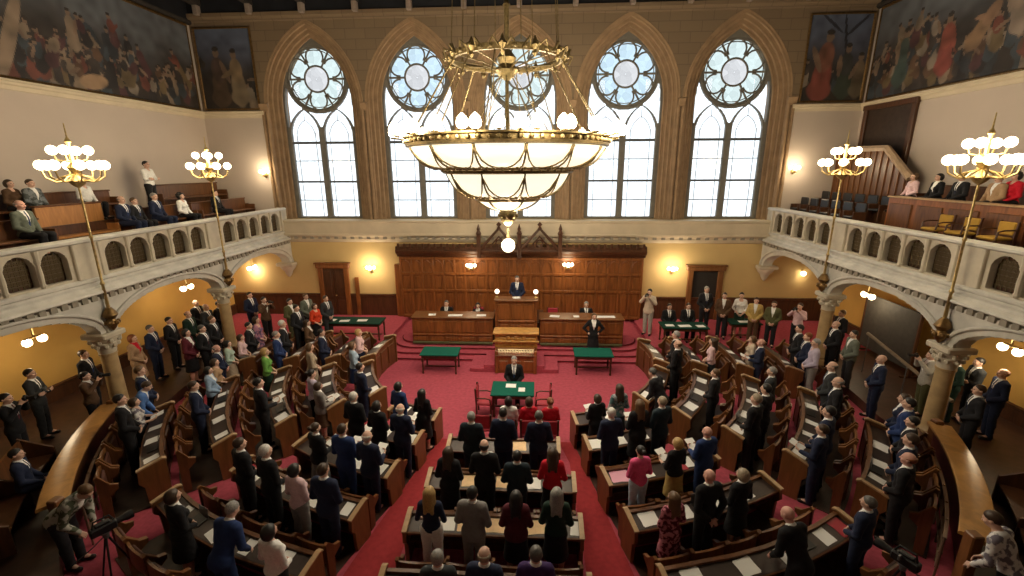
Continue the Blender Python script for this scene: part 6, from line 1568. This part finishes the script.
for sgn, nm in ((-1, 'left'), (1, 'right')):
    for bl, k, angs in (('inner block', 0, (31, 37)), ('inner block', 1, (24, 31, 37)), ('inner block', 2, (23, 28, 37)), ('inner block', 3, (21.5, 27, 33, 38)), ('inner block', 4, (22, 27, 32, 38)),
                        ('side block', 0, (55, 68)), ('side block', 1, (57, 66, 73)), ('side block', 2, (53, 60, 66, 73)), ('side block', 3, (52, 58, 63, 69)), ('side block', 4, (52, 56, 60)),
                        ('far block', 0, (88, 97)), ('far block', 1, (87, 94)), ('far block', 2, (88, 95)), ('far block', 3, (89,))):
        for i, a in enumerate(angs):
            pink = (sgn > 0 and bl == 'inner block' and k == 2 and i == 0)
            desk_paper('c', k, sgn * (a + rnd.uniform(-.6, .6)), '%s papers on the %s desk of the %s %s, %s from its near end' % ('pink' if pink else 'white', NTH[k], nm, bl, NTH[i]), PINKP if pink else PAPER, w_=.42 if pink else rnd.choice((.21, .3, .36)), d=.3, group=PAP)
# loose sheets on the tables and the dais
TBL = 'papers on the tables'
for x, y, z, w_, lb in ((-8.1, 18.3, RAISE + .806, .35, 'white papers on the left clerks\' table, nearest the door'), (-7.5, 18.2, RAISE + .806, .42, 'white papers in the middle of the left clerks\' table'), (-6.75, 18.3, RAISE + .806, .42, 'white papers on the left clerks\' table, end near the dais'),
                        (6.4, 18.2, RAISE + .806, .34, 'white papers on the right clerks\' table, end near the dais'), (7.0, 18.15, RAISE + .806, .5, 'white papers in the middle of the right clerks\' table'), (7.65, 18.15, RAISE + .806, .34, 'white papers on the right clerks\' table, end near the doorway'),
                        (9.7, 18.8, RAISE + .806, .5, 'white papers on the small dark table'), (-3.6, 18.1, RAISE + 1.176, .3, 'white papers before the left clerk, outer side'), (-2.6, 18.05, RAISE + 1.176, .6, 'broad white papers before the left clerk, inner side'), (-1.5, 18.1, RAISE + 1.176, .4, 'white papers at the inner end of the left dais desk'),
                        (1.6, 18.1, RAISE + 1.176, .4, 'white papers at the inner end of the right dais desk'), (2.5, 18.1, RAISE + 1.176, .25, 'white papers before the right clerk'), (3.7, 18.1, RAISE + 1.176, .8, 'broad white papers at the outer end of the right dais desk'),
                        (.05, 13.1, .806, .32, 'white papers before the seated secretary'), (.4, 12.85, .806, .2, 'single white sheet on the right half of the secretary table'), (0, 17.9, 2.345, .3, 'white speech papers on the president\'s desk')):
    sheet((x, y, z), rnd.uniform(-.2, .2), lb, w_=w_, d=.26, group=TBL)
# laptops and black files lying on the curved desks
lapr = None
def laptop(k, a, label):
    p, o = frame(k, a); x, y = p[0] - o[0] * .45, p[1] - o[1] * .45; rz = math.atan2(o[0], -o[1])
    r = empty('laptop', (x, y, .796 * (1.22 if abs(a) > 46 else 1.0) + .004), label=label, cat='laptop', group='laptops on the curved desks'); r.rotation_euler = (Matrix.Rotation(rz, 3, 'Z') @ Matrix.Rotation(SL, 3, 'X')).to_euler()
    mb = MB(); mb.box(-.16, .16, -.11, .11, .0, .015, .004); mb.build('keyboard_base', BLACK, r)
    mb = MB(); mb.loft([[(-.16, .11, .015), (.16, .11, .015), (.16, .17, .20), (-.16, .17, .20)], [(-.16, .118, .013), (.16, .118, .013), (.16, .178, .198), (-.16, .178, .198)]]); mb.build('screen_lid', GREYM, r)
for sgn, nm in ((-1, 'left'), (1, 'right')):
    for bl, k, a in (('side block', 1, 61.5), ('side block', 2, 56.5), ('side block', 3, 66), ('side block', 4, 54), ('inner block', 3, 30), ('inner block', 4, 35.2), ('far block', 1, 90.5)):
        laptop(k, sgn * a, 'open black laptop on the %s desk of the %s %s' % (NTH[k], nm, bl))
# held sheets
HELD = 'papers held by standing members'
def held(r):
    c, s_ = math.cos(r.rotation_euler.z), math.sin(r.rotation_euler.z); dy, z = .37 * r.scale.y, 1.145 * r.scale.z
    o = sheet((r.location.x - s_ * dy, r.location.y + c * dy, r.location.z + z), r.rotation_euler.z, '', w_=.23, d=.31, tilt=.35, group='papers held by standing members')
    lab = 'white sheet held by ' + r['label'].replace(' row of ', ' row, ')
    o['label'] = ' '.join(lab.split()[:16])
# cameras in the hands of the photographers
def camera_in_hand(p, rz, label, big=False):
    r = empty('camera', p, rz, label=label, cat='camera', group='cameras of the photographers')
    mb = MB(); mb.box(-.07, .07, -.035, .035, -.05, .05, .012); mb.box(-.03, .03, -.03, .03, .05, .08, .01); mb.build('body', BLACK, r)
    mb = MB(); mb.T = Matrix.Rotation(-PI / 2, 4, 'X'); mb.lathe([(.04, .03), (.042, .1), (.05, .14), (.046, .2), (.03, .19)], 14); mb.build('lens', BLACK, r, 'auto')
for o in [q for q in list(bpy.data.objects) if q.type == 'EMPTY' and q.name.startswith('person')]:
    c, s_ = math.cos(o.rotation_euler.z), math.sin(o.rotation_euler.z)
    if o['pose'] == 'reading': held(o)
    if o['pose'] == 'camera':
        dy = .31 * o.scale.y; camera_in_hand((o.location.x - s_ * dy, o.location.y + c * dy, o.location.z + 1.60 * o.scale.z), o.rotation_euler.z, ' '.join(('black camera of the ' + o['label']).split()[:16]))
    del o['pose']
def video_camera(p, rz, label):
    r = empty('video_camera', p, rz, label=label, cat='video camera')
    mb = MB(); mb.box(-.07, .07, -.20, .18, 1.22, 1.38, .02); mb.box(-.05, .05, -.12, .10, 1.38, 1.43, .015); mb.build('body', BLACK, r)
    mb = MB(); mb.T = Matrix.Translation((0, .18, 1.31)) @ Matrix.Rotation(-PI / 2, 4, 'X'); mb.lathe([(.055, 0), (.06, .10), (.075, .14), (.078, .24), (.05, .235)], 16); mb.build('lens', BLACK, r, 'auto')
    mb = MB(); mb.path([(0, -.15, 1.38), (0, -.12, 1.5), (0, .1, 1.5), (0, .15, 1.38)], .018, 6); mb.build('handle', BLACK, r)
    mb = MB(); mb.box(-.15, -.07, .02, .05, 1.33, 1.42, .005); mb.build('viewfinder_screen', GREYM, r)
    mb = MB(); mb.lathe([(.03, 1.08), (.05, 1.12), (.05, 1.18), (.08, 1.2), (.08, 1.22)], 12); mb.build('fluid_head', GREYM, r)
    for k in range(3):
        t = PI / 2 + 2 * PI / 3 * k; mb = MB(); mb.tube((.02 * math.cos(t), .02 * math.sin(t), 1.12), (.34 * math.cos(t), .34 * math.sin(t), .02), .018, .014, 8); mb.sphere((.34 * math.cos(t), .34 * math.sin(t), .02), .02, 8); mb.build('tripod_leg', BLACK, r)
    mb = MB(); mb.path([(.03, -.05, 1.15), (.12, -.25, 1.1), (.14, -.5, 1.02)], .01, 6); mb.build('pan_bar', BLACK, r)
_p = at_z(104, 528, 1.3); video_camera((_p.x, _p.y, 0), face((_p.x, _p.y)), 'black video camera on a tripod in front of the cameraman in camouflage')
_p = at_z(905, 560, 1.3); video_camera((_p.x, _p.y, 0), face((_p.x, _p.y)), 'black video camera on a tripod at the lower right by the bench wall')
# red leather folders seen on benches and desks
for k, a, lb in ((3, -40.5, 'red folder on the fourth desk of the left inner block at its outer end'), (2, 35, 'red folder on the third desk of the right inner block'), (4, 41, 'red folder on the fifth desk of the right inner block at its outer end'), (1, -40, 'red folder on the second desk of the left inner block at its outer end')):
    desk_paper('c', k, a, lb, REDC, w_=.3, d=.36, cat='folder', group='red folders', n=6).name = 'red_folder'
# ------------------------------------------------------------------ bring the whole place to metres
S = 1 / PS
for o in [q for q in bpy.data.objects if q.parent is None]:
    o.location = o.location * S
    if o.type == 'LIGHT':
        o.data.energy *= S * S
        if o.data.type == 'POINT': o.data.shadow_soft_size *= S
        else: o.data.size *= S; o.data.size_y *= S
    elif o.type != 'CAMERA': o.scale = o.scale * S
